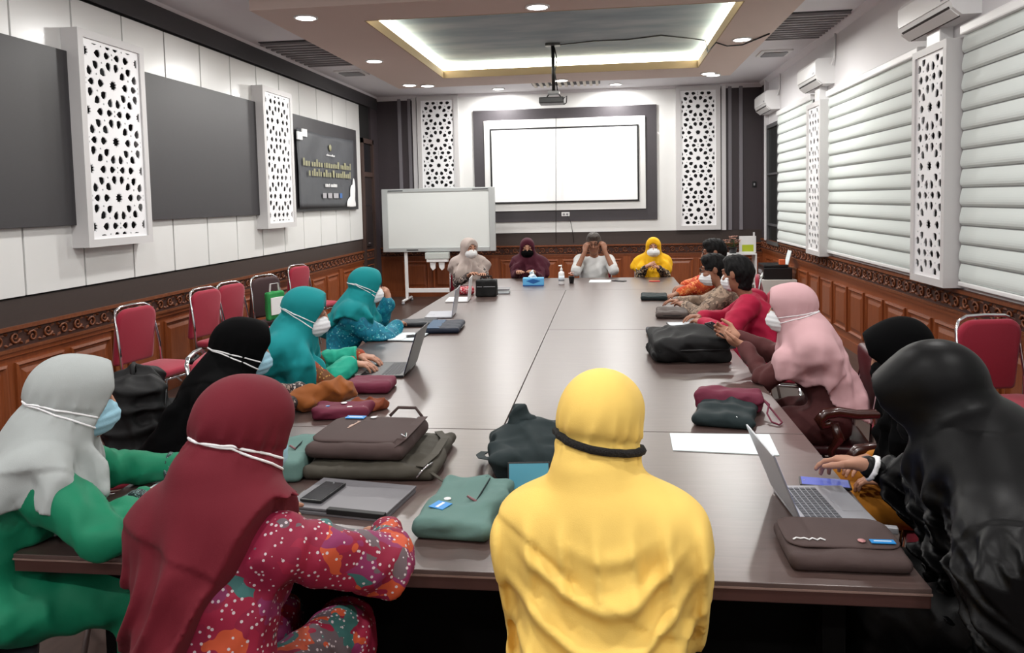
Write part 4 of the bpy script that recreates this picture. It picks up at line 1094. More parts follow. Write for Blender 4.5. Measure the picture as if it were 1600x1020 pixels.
# yellow headscarf: near, back to the camera
def yel_drape(P):
    n, u, f, r = P.neck, P.up, P.fr, P.rt
    return [(n - f * .03, n - u * .55 - f * .07, .09, .13, .1), (n - r * .07 - u * .06, n - u * .58 - r * .10 - f * .02, .085, .115, .1), (n + r * .07 - u * .06, n - u * .58 + r * .085 - f * .02, .085, .115, .1),
            (n - r * .12 - u * .05, P.el, .075, .07, .09), (n + r * .12 - u * .05, P.er, .075, .07, .09)]
def yel_fold(P):
    n, r, u, fr_ = P.neck, P.rt, P.up, P.fr
    def g(x, y, z):
        a = (x - n[0]) * r[0] + (y - n[1]) * r[1] + (z - n[2]) * r[2]; b_ = (x - n[0]) * u[0] + (y - n[1]) * u[1] + (z - n[2]) * u[2]
        q = b_ - 2.6 * (a + .01) ** 2 + .02 * np.sin(a * 14 + 1)
        sw = rdg(q * PI / .10 + .9) * sstep(.0, -.10, b_) * sstep(-.62, -.25, b_) * sstep(.26, .10, np.abs(a))
        ve = rdg((a * (1 + .0 * b_)) * PI / .075 + 2.2 * b_ + .4) * sstep(.04, -.05, b_) * np.maximum(sstep(-.20, -.08, b_), sstep(.10, .2, np.abs(a)))
        return -.013 * sw - .010 * ve
    return g
P = person('woman in yellow headscarf with braided black band, back to the camera', (.42, -.24), 0, tl=.91, head_z=.035, trap=-.03, lean=10, s=.97, head=(-16, -6, 3), dress=M_syel, scarf=M_syel, mask=mat('mask_black_cloth', (16, 16, 17), .8), vox=.0084,
           wl=(.34, .12, .80), wr=(.54, .12, .80), pole_l=(-.15, -.4, -.8), pole_r=(.15, -.4, -.8), hem=dict(front=.3, back=.6, side=.5), drape=yel_drape, shell=lambda P, x, y, z: -.5 + 0 * x + 0 * y + 0 * z, folds=[yel_fold], fold_amp=.35, nape=.8, want=(936, 657), hands=True, sleeve_k=.02)
band(P, [(.09, .07, -.05), (.1, 0, -.042), (.07, -.09, -.032), (0, -.12, -.022), (-.07, -.09, -.015), (-.1, 0, -.015), (-.09, .07, -.015)], .010, mat('braid_black', (14, 12, 12), .9, bump=.9, bscale=180), name='braided_band', off=.004)
# black satin headscarf at the near right, bent over the laptop
def b4_drape(P):
    n, u, f, r = P.neck, P.up, P.fr, P.rt
    pe = np.array([0, 0, .62])
    return [(n - f * .05, n - u * .5 - f * .16, .10, .16, .12), (n + r * .08, P.er, .09, .10, .12), (n - r * .08, P.el - f * .03, .09, .11, .12), (n - r * .05, n - u * .5 - r * .12 - f * .10, .10, .15, .1), (n + f * .02, n - u * .22 + f * .10, .09, .11, .1),
            (P.el - f * .03, pe + np.array([-.14, .02, -.1]), .10, .13, .14), (P.er, pe + np.array([.14, .06, -.1]), .10, .12, .14), (P.er, P.er + (P.wr - P.er) * .55, .09, .06, .08), (P.el, P.el + (P.wl - P.el) * 1.5, .09, .085, .08),
            (n - u * .3 - f * .05, np.array([0, -.06, .35]), .16, .22, .1), (np.array([0, .0, .5]), np.array([0, .24, .22]), .2, .2, .1), (np.array([-.12, -.05, .6]), np.array([-.24, .12, .25]), .14, .18, .1)]
def b4_fold(P):
    n, r, u, f = P.neck, P.rt, P.up, P.fr
    def g(x, y, z):
        a = (x - n[0]) * r[0] + (y - n[1]) * r[1] + (z - n[2]) * r[2]; b_ = (x - n[0]) * u[0] + (y - n[1]) * u[1] + (z - n[2]) * u[2]; c_ = (x - n[0]) * f[0] + (y - n[1]) * f[1] + (z - n[2]) * f[2]
        return -.013 * rdg((c_ * .9 + a * .35 - b_ * .35 + .03 * np.sin(b_ * 13)) * PI / .085) * sstep(.0, -.1, b_) - .008 * rdg((c_ - .8 * b_) * PI / .06 + 1) * sstep(-.02, -.12, b_)
    return g
P = person('woman in glossy black headscarf and gown bent over the silver laptop at the near right', (1.58, .22), 64, lean=22, s=1.04, head=(0, -30, -4), dress=M_sblk, scarf=M_sblk, mask=M_sblk2, vox=.0084,
           wr=(1.25, .62, .83), wl=(1.44, .12, .72), pole_r=(.6, -.2, -.8), pole_l=(-.9, -.2, -.5), hr=((-.72, .62, .02), (-.1, -.1, -1), dict(curl=(.35, .5, .55, .6), spread=.2)), hl=((-.9, .3, -.1), (0, 0, -1)),
           hem=dict(front=.3, back=.5, side=.4), drape=b4_drape, shell=lambda P, x, y, z: -.5 + 0 * x + 0 * y + 0 * z, hands='r', folds=[b4_fold], fold_amp=.9, hood=.03, scarf_k=.01, head_f=.03, fat=1.1, want=(1452, 612), eyes=False)
cuffs(P, M_wplastic, 'r', .022, .040)
# second black headscarf behind her
def b5_drape(P):
    n, u, f, r = P.neck, P.up, P.fr, P.rt
    return [(n + f * .02, n - u * .26 + f * .12, .10, .13, .08), (n - f * .04, n - u * .35 - f * .08, .10, .15, .1)]
P = person('woman in matte black headscarf and ochre dress half hidden behind the glossy black headscarf', (1.72, 1.03), 76, lean=18, s=.95, head=(0, -22, 0), dress=M_ochre, scarf=M_sblk2, mask=M_sblk2, vox=.0105, wr=(1.42, 1.12, .68), wl=(1.42, .9, .68),
           hem=dict(front=.38, back=.34, side=.18), drape=b5_drape, want=(1412, 552), eyes=False, hood=.015, head_f=.02)
# pink headscarf
def pink_drape(P):
    n, u, f, r = P.neck, P.up, P.fr, P.rt
    return [(n - f * .02, P.chest - f * .05 - u * .27 , .085, .10, .08), (n - f * .03 - r * .05, P.chest - f * .08 - r * .06 - u * .38, .08, .095, .08)]
def pink_shell(P, x, y, z): return np.maximum(np.where(z < -.13, (y - (.13 + (z + .13) * .9)) * .8, -.5), np.where(y > -.02, (-z - .20) * .8, -.5)) + 0 * x
P = person('woman in pink headscarf and white mask holding a phone over the black backpack', (1.56, 2.05), 78, tl=.92, lean=19, s=.98, head=(0, -4, 0), dress=M_brown, scarf=M_spink, mask=M_mask, vox=.0105,
           wr=(1.14, 2.42, .92), wl=(1.15, 2.22, .90), pole_r=(.6, -.2, -.6), pole_l=(-.7, -.3, -.6), hr=((-.75, .5, .15), (-.1, -.8, .3), dict(curl=(.7, .7, .7, .7))), hl=((-.75, .45, .2), (-.1, .5, .6), dict(curl=(.6, .6, .65, .7))),
           hem=dict(front=.2, back=.45, side=.2), drape=pink_drape, shell=pink_shell, fold_amp=.6, nape=.85, hood=.012, want=(1232, 482))
rear_band(P, zf=-.03, zb=-.012, r=.0028, dz=.03)
# men on the right
P = person('man in crimson shirt with black hair turned towards the screen', (1.56, 3.6), 72, lean=20, s=1.02, head=(-22, -4, 0), men=True, dress=M_crim, hair=M_hair, mask=M_mask, skin=M_skin2, vox=.010,
           wr=(1.12, 3.86, .80), wl=(1.10, 3.55, .80), pole_r=(.9, -.2, -.5), pole_l=(-.9, -.2, -.5), want=(1148, 428), sleeve_k=.026, fat=1.08, eyes=False)
P = person('man in beige batik shirt and glasses next to the crimson shirt', (1.54, 4.44), 72, tl=.89, lean=25, s=1.0, head=(10, -8, 0), men=True, dress=M_batik5, hair=M_hair, mask=M_mask, skin=M_skin2, vox=.0135,
           wr=(1.04, 4.72, .80), wl=(1.06, 4.42, .80), pole_r=(.9, -.2, -.5), pole_l=(-.9, -.2, -.5), want=(1108, 420), sleeve_k=.024, mask_low=.01)
PB8 = P
P = person('man with thick black hair in red orange batik, farthest on the right side', (1.63, 5.7), 78, tl=.88, lean=14, s=1.03, head=(8, -6, 0), men=True, dress=M_batik6, hair=M_hair, skin=M_skin2, vox=.0135,
           wr=(1.04, 5.5, .80), wl=(1.08, 5.25, .80), pole_r=(.9, -.2, -.5), pole_l=(-.9, -.2, -.5), want=(1118, 394), sleeve_k=.024)
PB9 = P
# far end of the table
P = person('woman in golden yellow headscarf and white mask at the far table end', (.98, 7.55), 182, tl=.84, lean=8, s=.93, head=(-6, 0, 0), dress=M_batik7, scarf=M_sgold, mask=M_mask, vox=.0135, wl=(1.03, 7.12, .86), wr=(.88, 7.12, .88), pole_l=(-.35, -.3, -.8), pole_r=(.35, -.3, -.8),
           hl=((-.6, -.5, .4), (-.4, .2, -.6), dict(curl=(.7, .7, .8, .8))), hr=((.6, -.4, .4), (.4, .2, -.6), dict(curl=(.7, .7, .8, .8))), hem=dict(front=.26, back=.3, side=.13), want=(1021, 391))
P = person('man in pale grey polo shirt adjusting his glasses with both hands', (.27, 7.62), 178, tl=.84, lean=8, s=1.04, head=(0, -10, 0), men=True, skin=M_skin2, dress=M_polo, hair=M_hairg, vox=.0135, short=True,
           wl=(.40, 7.36, 1.06), wr=(.16, 7.36, 1.05), pole_l=(-.45, .3, -1), pole_r=(.45, .3, -1), hl=((-.25, .25, .95), (-.6, .5, 0), dict(curl=(.6, .7, .8, .9))), hr=((.2, .25, .95), (.6, .5, 0), dict(curl=(.6, .7, .8, .9))), want=(930, 383), sleeve_k=.018, fat=1.1, belly=.02)
PMF = P
P = person('woman in dark maroon headscarf and black mask at the far table end', (-.55, 7.6), 178, tl=.84, lean=8, s=.95, head=(8, -6, 0), dress=M_sbord, scarf=M_sbord, mask=M_sblk2, vox=.0135, wl=(-.44, 7.15, .82), wr=(-.63, 7.12, .83), pole_l=(-.35, -.3, -.8), pole_r=(.35, -.3, -.8), hem=dict(front=.32, back=.3, side=.2), want=(826, 392), fat=1.05)
PMAR = P
P = person('woman in beige headscarf and monochrome print dress in front of the whiteboard', (-1.30, 7.45), 200, tl=.84, lean=8, s=.98, head=(22, -4, 0), dress=M_batik4, scarf=M_sbeige, mask=M_mask, vox=.0135, wl=(-1.04, 7.08, .80), wr=(-1.22, 7.06, .80), pole_l=(-.35, -.3, -.8), pole_r=(.35, -.3, -.8), hem=dict(front=.32, back=.34, side=.17), want=(736, 393), fold_amp=1.3)
# left side
P = person('woman in teal headscarf resting her chin on her hand, blue batik dress', (-1.49, 3.22), -70, lean=24, s=1.0, head=(14, -6, 0), dress=M_batik3, scarf=M_steal, mask=M_mask, vox=.0105, wr=(-1.08, 3.42, .80), wl=(-1.17, 3.56, .965), pole_r=(.9, -.3, -.4), pole_l=(-.5, .3, -.9),
           hl=((-.2, .1, .95), (-.8, .1, .1), dict(curl=(.7, .9, 1.0, 1.0))), hem=dict(front=.10, back=.24, side=.02), cover=.05, want=(573, 448), fat=1.1, sleeve_k=.03, nape=.8)
rear_band(P, zf=-.045, zb=.02, r=.0028, dz=.035)
P = person('woman in teal headscarf with mint sleeves typing on the black laptop', (-1.41, 1.92), -74, tl=.94, lean=25, s=1.02, head=(0, -10, 0), dress=M_batik2, sleeve=M_mint, scarf=M_steal, mask=M_mask, vox=.0095, wr=(-.98, 2.16, .81), wl=(-1.0, 2.36, .81), pole_r=(.8, -.3, -.5), pole_l=(-.7, -.3, -.6),
           hr=((.98, .12, -.08), (0, 0, -1), dict(curl=(.3, .35, .35, .4))), hl=((.98, -.05, -.08), (0, 0, -1), dict(curl=(.3, .35, .35, .4))), hem=dict(front=.30, back=.36, side=.24), want=(478, 490), nape=.9, sleeve_k=.024, fold_amp=.9)
rear_band(P, zf=-.04, zb=.015, r=.003, dz=.035)
P = person('woman in black headscarf beside the black backpack on the left side', (-1.32, .95), -56, tl=.99, lean=29, s=.98, head=(2, -8, 0), dress=M_batik4, scarf=M_sblk2, mask=M_maskb, vox=.0095, wr=(-1.0, 1.40, .80), wl=(-1.02, 1.60, .80), pole_r=(.8, -.3, -.5), pole_l=(-.7, -.3, -.6),
           hem=dict(front=.33, back=.42, side=.28), want=(384, 548), nape=1.0, fold_amp=.8, hood=.01)
rear_band(P, zf=-.04, zb=.0, r=.003, dz=.035)
def glasses(P, m):
    mb = MB(); h = lambda *a: tuple(P.hc + P.H @ np.array(a))
    for sx in (-1, 1):
        mb.tube([h(sx * .034 + .022 * math.cos(R(a)), .108 - .004 * abs(math.cos(R(a))), .010 + .016 * math.sin(R(a))) for a in range(0, 360, 30)], .0022, 5, True); mb.tube([h(sx * .056, .104, .014), h(sx * .08, .06, .012), h(sx * .084, -.01, .008)], .002, 5)
    mb.tube([h(-.012, .108, .014), h(.012, .108, .014)], .002, 5); mb.build('glasses', m, P.root)
for p_ in (PB8, PB9, PMF): glasses(p_, M_blackpl)
MB().tube([tuple(PMAR.scarf.drape(PMAR.neck + PMAR.fr * .3 + PMAR.rt * (.03 + .02 * k) * 1 - PMAR.up * (.02 + .05 * k), PMAR.neck - PMAR.up * (.02 + .05 * k), .003)) for k in range(6)], .006, 5).build('lanyard', mat('lanyard_pink', (226, 120, 120), .7), PMAR.root)
# ------------------------------------------------------------------ chairs and stools the people sit on
def seat_for(xy, rz, label, kind='red'):
    if kind == 'red': return chair(xy[0], xy[1], rz, label, 'red banquet chairs round the table')
    o = empty('stool', (xy[0], xy[1], 0), R(rz)); tag(o, label, 'stool', 'low stools at the near table end')
    vs, fs = cushion(rrect(.40, .38, .06), .05, .5, .2); MB().add(vs, fs, True).build('seat', mat('grey_vinyl', (70, 70, 76), .5), o, (0, 0, .40))
    MB().tube([(-.17, -.16, .40), (-.17, .16, .40), (.17, .16, .40), (.17, -.16, .40)], .011, 8, True).build('seat_frame', M_chrome, o)
    for sx in (-1, 1):
        for sy in (-1, 1): MB().tube([(sx * .17, sy * .16, .40), (sx * .19, sy * .18, 0)], .011, 8).build('leg', M_chrome, o)
    return o
seat_for((-1.39, .01), -52, 'grey padded stool under the green dress', 'stool')
seat_for((-.44, -.34), -8, 'grey padded stool under the floral batik dress', 'stool')
seat_for((.42, -.25), 0, 'grey padded stool under the yellow headscarf', 'stool')
seat_for((1.60, .21), 64, 'grey padded stool under the glossy black gown', 'stool')
seat_for((1.72, 1.0), 76, 'red banquet chair under the ochre dress')
PINKC = make_chair(M_maroonleather, M_chrome, 'x', 'x'); chair(1.51, 2.12, 84, 'dark maroon vinyl chair behind the pink headscarf', 'dark maroon vinyl chair', PINKC)
seat_for((1.58, 3.6), 72, 'red banquet chair under the man in crimson')
seat_for((1.52, 4.45), 72, 'red banquet chair under the man in beige batik')
seat_for((1.65, 5.7), 78, 'red banquet chair under the man in red orange batik')
GOLDC = make_chair(M_red, M_gold, 'x', 'x')
seat_for((.98, 7.57), 182, 'red banquet chair under the golden yellow headscarf')
seat_for((.27, 7.64), 178, 'red banquet chair under the man in the grey polo')
chair(-.53, 7.62, 178, 'red chair with golden frame behind the dark maroon headscarf', 'red chair with golden frame', GOLDC)
seat_for((-1.30, 7.47), 200, 'red banquet chair under the beige headscarf')
seat_for((-1.51, 3.22), -70, 'red banquet chair under the blue batik dress')
seat_for((-1.44, 1.88), -74, 'red banquet chair under the woman with mint sleeves')
seat_for((-1.36, .89), -56, 'red banquet chair under the black headscarf on the left')
ARMC = make_chair(M_red, M_dwood, 'x', 'x', arms=True); chair(1.62, 1.52, 88, 'carved dark wooden armchair with red seat between pink and black headscarves', 'carved armchair', ARMC)
BPC = make_chair(M_red, M_chrome, 'x', 'x'); chair(-1.92, 1.42, -60, 'banquet chair carrying the large black backpack', 'red banquet chairs round the table', BPC)

# ------------------------------------------------------------------ bags, pouches and papers on the table
def up_to(x, y, z=TZ, rz=0): return (x, y, z), R(rz)
def soft(name, label, cat, loc, rz, size, m, r=.02, seed=1, crumple=.006, vox=.007, group=None, taper=0.0, lam=.09, part='body', sag=0.0):
    """cloth bag lying flat: returns its Empty; the body is a rounded box with creases"""
    g = empty(name, loc, R(rz)); tag(g, label, cat, group)
    sx, sy, sz = size; f = Field((-sx / 2 - .03, -sy / 2 - .03, -.01), (sx / 2 + .03, sy / 2 + .03, sz + .03), vox)
    f.rbox((0, 0, sz / 2), (sx / 2, sy / 2, sz / 2), min(r, sz * .48)); rd = ridges(seed, lam, crumple); wb = wob(seed + 5, .15, crumple)
    f.disp(lambda x, y, z: (rd(x, y, z) + wb(x, y, z)) * sstep(0, sz * .6, z) + sag * ((x / sx) ** 2 + (y / sy) ** 2) * sstep(sz * .3, sz, z) + taper * (y / sy) * sstep(sz * .3, sz, z))
    f.cut((0, 0, 0.002), (0, 0, -1))
    blob(part, f, m, g); g['h'] = sz
    return g
M_blue = mat('label_blue', (28, 130, 200), .5); M_wtxt = mat('print_white', (232, 232, 232), .6); M_pinkdot = mat('print_rose', (186, 130, 130), .6)
M_cbrown = cloth('canvas_brown', (72, 58, 56), .8, 0, .12); M_colive = cloth('canvas_olive', (68, 64, 56), .75, 0, .15); M_cgreen = cloth('canvas_sage', (92, 122, 116), .8, 0, .08)
M_cdteal = cloth('canvas_dark_teal', (30, 42, 44), .75, 0, .12); M_cblack = cloth('canvas_black', (18, 18, 19), .7, 0, .1); M_cmar = cloth('canvas_maroon', (104, 34, 56), .7, 0, .1); M_cnavy = cloth('canvas_navy', (24, 32, 48), .6, 0, .1)
M_ochrebag = cloth('suede_ochre', (138, 76, 26), .8, .1, .12); M_paper = mat('paper', (226, 236, 238), .8); M_ffold = mat('folder_grey', (104, 102, 106), .45, var=.06); M_screen = mat('screen_glow', (120, 130, 190), .2, emit=.35)
M_laps = mat('laptop_silver', (168, 170, 176), .35, .6); M_lapk = mat('laptop_black', (24, 24, 27), .4); M_key = mat('key_grey', (70, 72, 78), .5)
def strap(g, pts, w, m, name='strap', th=.003):
    """flat ribbon along points (local)"""
    mb = MB(); pts = [Vector(p) for p in pts]; vs = []; n = len(pts)
    for i, p in enumerate(pts):
        t = (pts[min(i + 1, n - 1)] - pts[max(i - 1, 0)]).normalized(); s_ = t.cross(Vector((0, 0, 1)))
        if s_.length < .1: s_ = Vector((0, 1, 0))
        s_.normalize(); nn = s_.cross(t); vs += [p + s_ * w / 2, p - s_ * w / 2, p - s_ * w / 2 + nn * th, p + s_ * w / 2 + nn * th]
    fs = [(0, 1, 2, 3), tuple((n - 1) * 4 + k for k in (3, 2, 1, 0))]
    for i in range(n - 1):
        for k in range(4): fs.append((i * 4 + k, i * 4 + (k + 1) % 4, i * 4 + 4 + (k + 1) % 4, i * 4 + 4 + k))
    return mb.add(vs, fs).build(name, m, g)
def patch(g, x, y, w, h, z, m=None, rz=0, dot=True, name='label_patch'):
    p = MB().box(-w / 2, w / 2, -h / 2, h / 2, 0, .0025, .001).build(name, m or M_blue, g, (x, y, z), (0, 0, R(rz)))
    MB().box(-w * .36, w * .36, -h * .08, h * .10, .0025, .003).build('print', M_wtxt, p)
    return p
def blurred_line(g, w, h, m, loc, rot, seed, gap=.25, th=.0012):
    """a line of print too blurred to read: uneven letter-sized blocks"""
    rs = random.Random(seed); mb = MB(); x = -w / 2
    while x < w / 2:
        lw = h * rs.uniform(.35, .75); hh = h * rs.choice((.6, .65, .7, 1.0)); mb.box(x, min(x + lw, w / 2), -h / 2, -h / 2 + hh, 0, th); x += lw + h * gap * (1 if rs.random() > .18 else 2.4)
    o = mb.build('print', m, g, loc, rot); o['kind'] = 'stuff'; return o
# two stacked satchels in the middle
g = soft('satchel', 'flat dark olive satchel lying under the brown satchel', 'bag', (-.385, .80, TZ), 2, (.47, .42, .05), M_colive, .025, 3, .005, group='bags on the table')
strap(g, [(.18, -.2, .05), (.21, -.1, .058), (.215, .08, .058), (.17, .19, .05)], .03, M_colive); MB().tube([(.17, -.215, .02), (.2, -.2, .05), (.215, -.16, .05)], .004, 6).build('buckle', M_chrome, g)
strap(g, [(.21, -.19, .03), (.26, -.22, .01), (.30, -.24, .004)], .012, M_colive, 'loose_strap')
g = soft('satchel', 'dark brown satchel with a blue label on top of the olive satchel', 'bag', (-.435, .81, TZ + .055), -2, (.36, .36, .055), M_cbrown, .03, 8, .003, group='bags on the table')
vs, fs = cushion(rrect(.35, .30, .06), .012, .5, .2); MB().add(vs, fs, True).build('flap', M_cbrown, g, (-.005, .005, .05))
MB().box(-.15, .15, -.178, -.174, .02, .026).build('zip', M_black, g)
patch(g, -.10, .12, .075, .035, .066); MB().lathe([(.012, 0), (.012, .002)], (-.03, .125, .066), 14).build('print', M_wtxt, g)
blurred_line(g, .085, .012, mat('print_tan', (190, 160, 146), .6), (-.075, .03, .0655), (0, 0, R(80)), 3)
strap(g, [(.14, -.16, .05), (.165, -.14, .07), (.17, 0, .075), (.165, .13, .07), (.14, .17, .05)], .035, M_cbrown, 'handle'); MB().tube([(.16, -.13, .085), (.175, -.12, .07), (.17, -.10, .08)], .004, 6).build('ring', M_chrome, g)
MB().tube([(.02, .17, .06), (.05, .185, .09), (.12, .185, .09), (.15, .17, .06)], .006, 6).build('top_handle', M_cbrown, g)
# grey folder with phone
g = empty('document_folder', (-.375, .42, TZ), R(-9)); tag(g, 'grey plastic document folder with the black phone on it', 'folder')
MB().box(-.17, .17, -.12, .12, 0, .010, .002).build('back_cover', M_ffold, g); MB().box(-.17, .17, -.115, .125, .012, .020, .002).build('front_cover', M_ffold, g); MB().box(-.165, .165, -.11, .12, .010, .012).build('papers', M_paper, g)
MB().box(-.02, .17, -.121, -.10, .008, .024, .002).build('clasp_edge', M_black, g)
def phone(loc, rz, label, m=None, scr=None, tilt=0, size=(.075, .155)):
    g = empty('phone', loc, R(rz)); tag(g, label, 'phone'); g.rotation_euler = (R(tilt), 0, R(rz))
    MB().box(-size[0] / 2, size[0] / 2, -size[1] / 2, size[1] / 2, 0, .009, .003).build('case', m or M_blackpl, g)
    MB().box(-size[0] / 2 + .004, size[0] / 2 - .004, -size[1] / 2 + .006, size[1] / 2 - .006, .009, .0096).build('screen', scr or mat('screen_off', (30, 30, 34), .12), g)
    MB().lathe([(.003, .0095), (.003, .0102)], (0, size[1] / 2 - .014, 0), 10).build('camera_dot', M_gplastic, g)
    return g
phone((-.47, .43, TZ + .022), -10, 'black phone lying on the grey folder')
# sage pouches
def sage(loc, rz, size, label, seed):
    g = soft('pouch', label, 'pouch', loc, rz, size, M_cgreen, .02, seed, .006, group='sage green pouches')
    z = size[2]; patch(g, -size[0] * .25, -size[1] * .22, .05, .05, z + .001, rz=70); MB().lathe([(.011, 0), (.011, .002)], (-size[0] * .22, -size[1] * .08, z + .001), 14).build('print', M_wtxt, g)
    MB().box(size[0] * .18, size[0] * .19, -size[1] * .1, size[1] * .42, z - .002, z + .004).build('seam', M_cdteal, g); MB().tube([(size[0] * .2, -size[1] * .12, z + .004), (size[0] * .05, -size[1] * .05, z + .008)], .004, 6).build('zip_pull', mat('zip_rose', (120, 80, 84), .5), g)
    strap(g, [(size[0] * .3, size[1] * .5, z * .5), (size[0] * .1, size[1] * .52, z * .9), (-size[0] * .2, size[1] * .5, z * .7)], .02, M_cgreen, 'grab_loop'); return g
sage((.01, .34, TZ), -4, (.22, .36, .06), 'sage green pouch with a blue label beside the yellow headscarf', 4)
sage((-.70, .70, TZ), 5, (.17, .30, .08), 'sage green pouch half hidden behind the maroon headscarf', 12)
# dark teal bag with tablet
g = empty('backpack', (.20, .80, TZ), R(12)); tag(g, 'dark teal slumped bag behind the yellow headscarf', 'bag', 'bags on the table')
f = Field((-.24, -.2, -.01), (.24, .22, .2), .006); f.rbox((0, 0, .05), (.19, .15, .05), .045); f.ell((-.02, .05, .08), (.13, .10, .07), None, .05); f.disp(ridges(5, .09, .012)); f.cut((0, 0, .002), (0, 0, -1)); blob('body', f, M_cdteal, g)
f = Field((-.16, -.06, .05), (.02, .16, .23), .006); f.cap((-.1, .06, .10), (-.07, .08, .17), .035, .025); f.cap((-.07, .08, .17), (-.03, .06, .13), .025, .03, .02); f.disp(ridges(2, .05, .006)); blob('folded_strap', f, M_cdteal, g)
strap(g, [(-.18, -.1, .06), (-.215, -.05, .05), (-.22, .04, .03), (-.2, .1, .02)], .03, M_cdteal)
g = empty('tablet', (.175, .585, TZ + .035), R(6)); g.rotation_euler = (R(70), 0, R(6)); tag(g, 'small blue tablet leaning on the dark teal bag', 'tablet')
MB().box(-.07, .07, -.045, .045, 0, .008, .003).build('case', M_blackpl, g); MB().box(-.065, .065, -.04, .04, .008, .009).build('screen', mat('tablet_blue', (70, 140, 160), .3, emit=.15), g)
# maroon-topped dark bag with strap, paper
g = soft('bag', 'dark green cloth bag with a maroon rolled top in front of the wooden armchair', 'bag', (.93, 1.40, TZ), -14, (.25, .32, .06), M_cdteal, .03, 9, .007, group='bags on the table', sag=.02)
f = Field((-.18, .06, 0), (.18, .26, .12), .006); f.rbox((0, .15, .045), (.145, .06, .045), .03); f.disp(ridges(4, .08, .006)); blob('rolled_top', f, M_cmar, g)
MB().tube([(.14, .14, .06), (.17, .09, .05), (.165, .02, .03), (.185, -.03, .01), (.215, -.05, .006), (.225, -.02, .008), (.19, .05, .03), (.145, .12, .06)], .004, 6).build('cord', M_cmar, g)
MB().lathe([(.005, 0), (.005, .003)], (-.07, -.02, .062), 10).build('rivet', M_chrome, g); MB().tube([(.03, -.13, .055), (.06, -.145, .05)], .003, 6).build('zip_pull', M_chrome, g)
g = MB().prism([(-.19, .115), (-.195, -.09), (.18, -.125), (.195, .12)], (.868, 1.06, TZ + .0005), (1, 0, 0), (0, 1, 0), (0, 0, .003)).build('paper_sheet', M_paper); tag(g, 'white paper sheets lying behind the silver laptop', 'paper')
# laptops
def laptop(loc, rz, w, d, open_deg, label, body, lid_m, key_m, keys=True, screen=None):
    """local: user sits at -y, hinge at +y"""
    g = empty('laptop', loc, R(rz)); tag(g, label, 'laptop', 'laptops on the table')
    MB().box(-w / 2, w / 2, -d / 2, d / 2, .003, .015, .003).build('base', body, g)
    if keys:
        km = MB().box(-.0075, .0075, -.007, .007, 0, .0018, .0006).mesh('key', key_m); nx, ny = int((w - .04) / .0185), 6
        for j in range(ny):
            for i in range(nx): link('key', km, g, (-(nx - 1) / 2 * .0185 + i * .0185, d / 2 - .03 - j * .0175, .0148))
    MB().box(-.05, .05, -d / 2 + .012, -d / 2 + .07, .0148, .0155).build('touchpad', body, g)
    lid = MB().box(-w / 2, w / 2, 0, d, -.006, 0, .003).build('lid', lid_m, g, (0, d / 2, .017), (R(180 - open_deg), 0, 0))
    # lid local: y up the screen, -z outside; screen faces the user
    MB().box(-w / 2 + .008, w / 2 - .008, .012, d - .01, .0, .0012).build('screen', screen or M_screen, lid)
    MB().tube([(-w * .4, d / 2, .012), (w * .4, d / 2, .012)], .007, 8).build('hinge', body, g)
    return g
def fix_lid(g, open_deg):
    for c in g.children:
        if c.name.startswith('lid'): c.rotation_euler = (R(180 - open_deg), 0, 0)
g = laptop((1.075, .465, TZ), 94, .30, .215, 112, 'silver laptop in front of the glossy black headscarf', M_laps, M_laps, M_key)
phone((1.13, .655, TZ + .003), 80, 'phone with a lit blue purple screen beside the silver laptop', M_blackpl, mat('phone_lit', (84, 96, 170), .2, emit=.5))
g = laptop((-.79, 2.25, TZ), -87, .35, .24, 108, 'black laptop typed on by the woman with mint sleeves', M_lapk, M_lapk, mat('key_black', (40, 40, 44), .5))
g = laptop((-.945, 4.28, TZ), -85, .33, .22, 100, 'thin silver laptop standing open next to the navy sleeve', M_laps, M_laps, M_key, keys=False)
g = laptop((-.985, 5.22, TZ), -85, .30, .21, 96, 'small white laptop standing open near the red patterned pouch', M_wplastic, M_wplastic, M_key, keys=False)
# brown pouch front right
g = soft('pouch', 'brown canvas pouch with white print and blue label at the near right table corner', 'pouch', (1.035, .175, TZ), 0, (.295, .235, .042), M_cbrown, .02, 17, .003)
vs, fs = cushion(rrect(.285, .18, .045), .008, .5, .2); MB().add(vs, fs, True).build('flap', M_cbrown, g, (0, .025, .041))
MB().tube([(-.125 + .01 * k, -.035 + .005 * (1 if k % 2 else -1) + (.006 if k == 2 else 0), .0525) for k in range(9)], .0022, 5).build('print', M_wtxt, g); patch(g, .095, -.04, .06, .022, .052); MB().lathe([(.010, 0), (.010, .002)], (.045, -.037, .052), 14).build('print', M_pinkdot, g)
g = MB().box(-.06, .06, -.012, .012, 0, .018, .004).build('remote_control', M_gplastic, None, (1.17, .315, TZ + .001), (0, 0, R(-8))); tag(g, 'small grey remote behind the brown canvas pouch', 'remote')
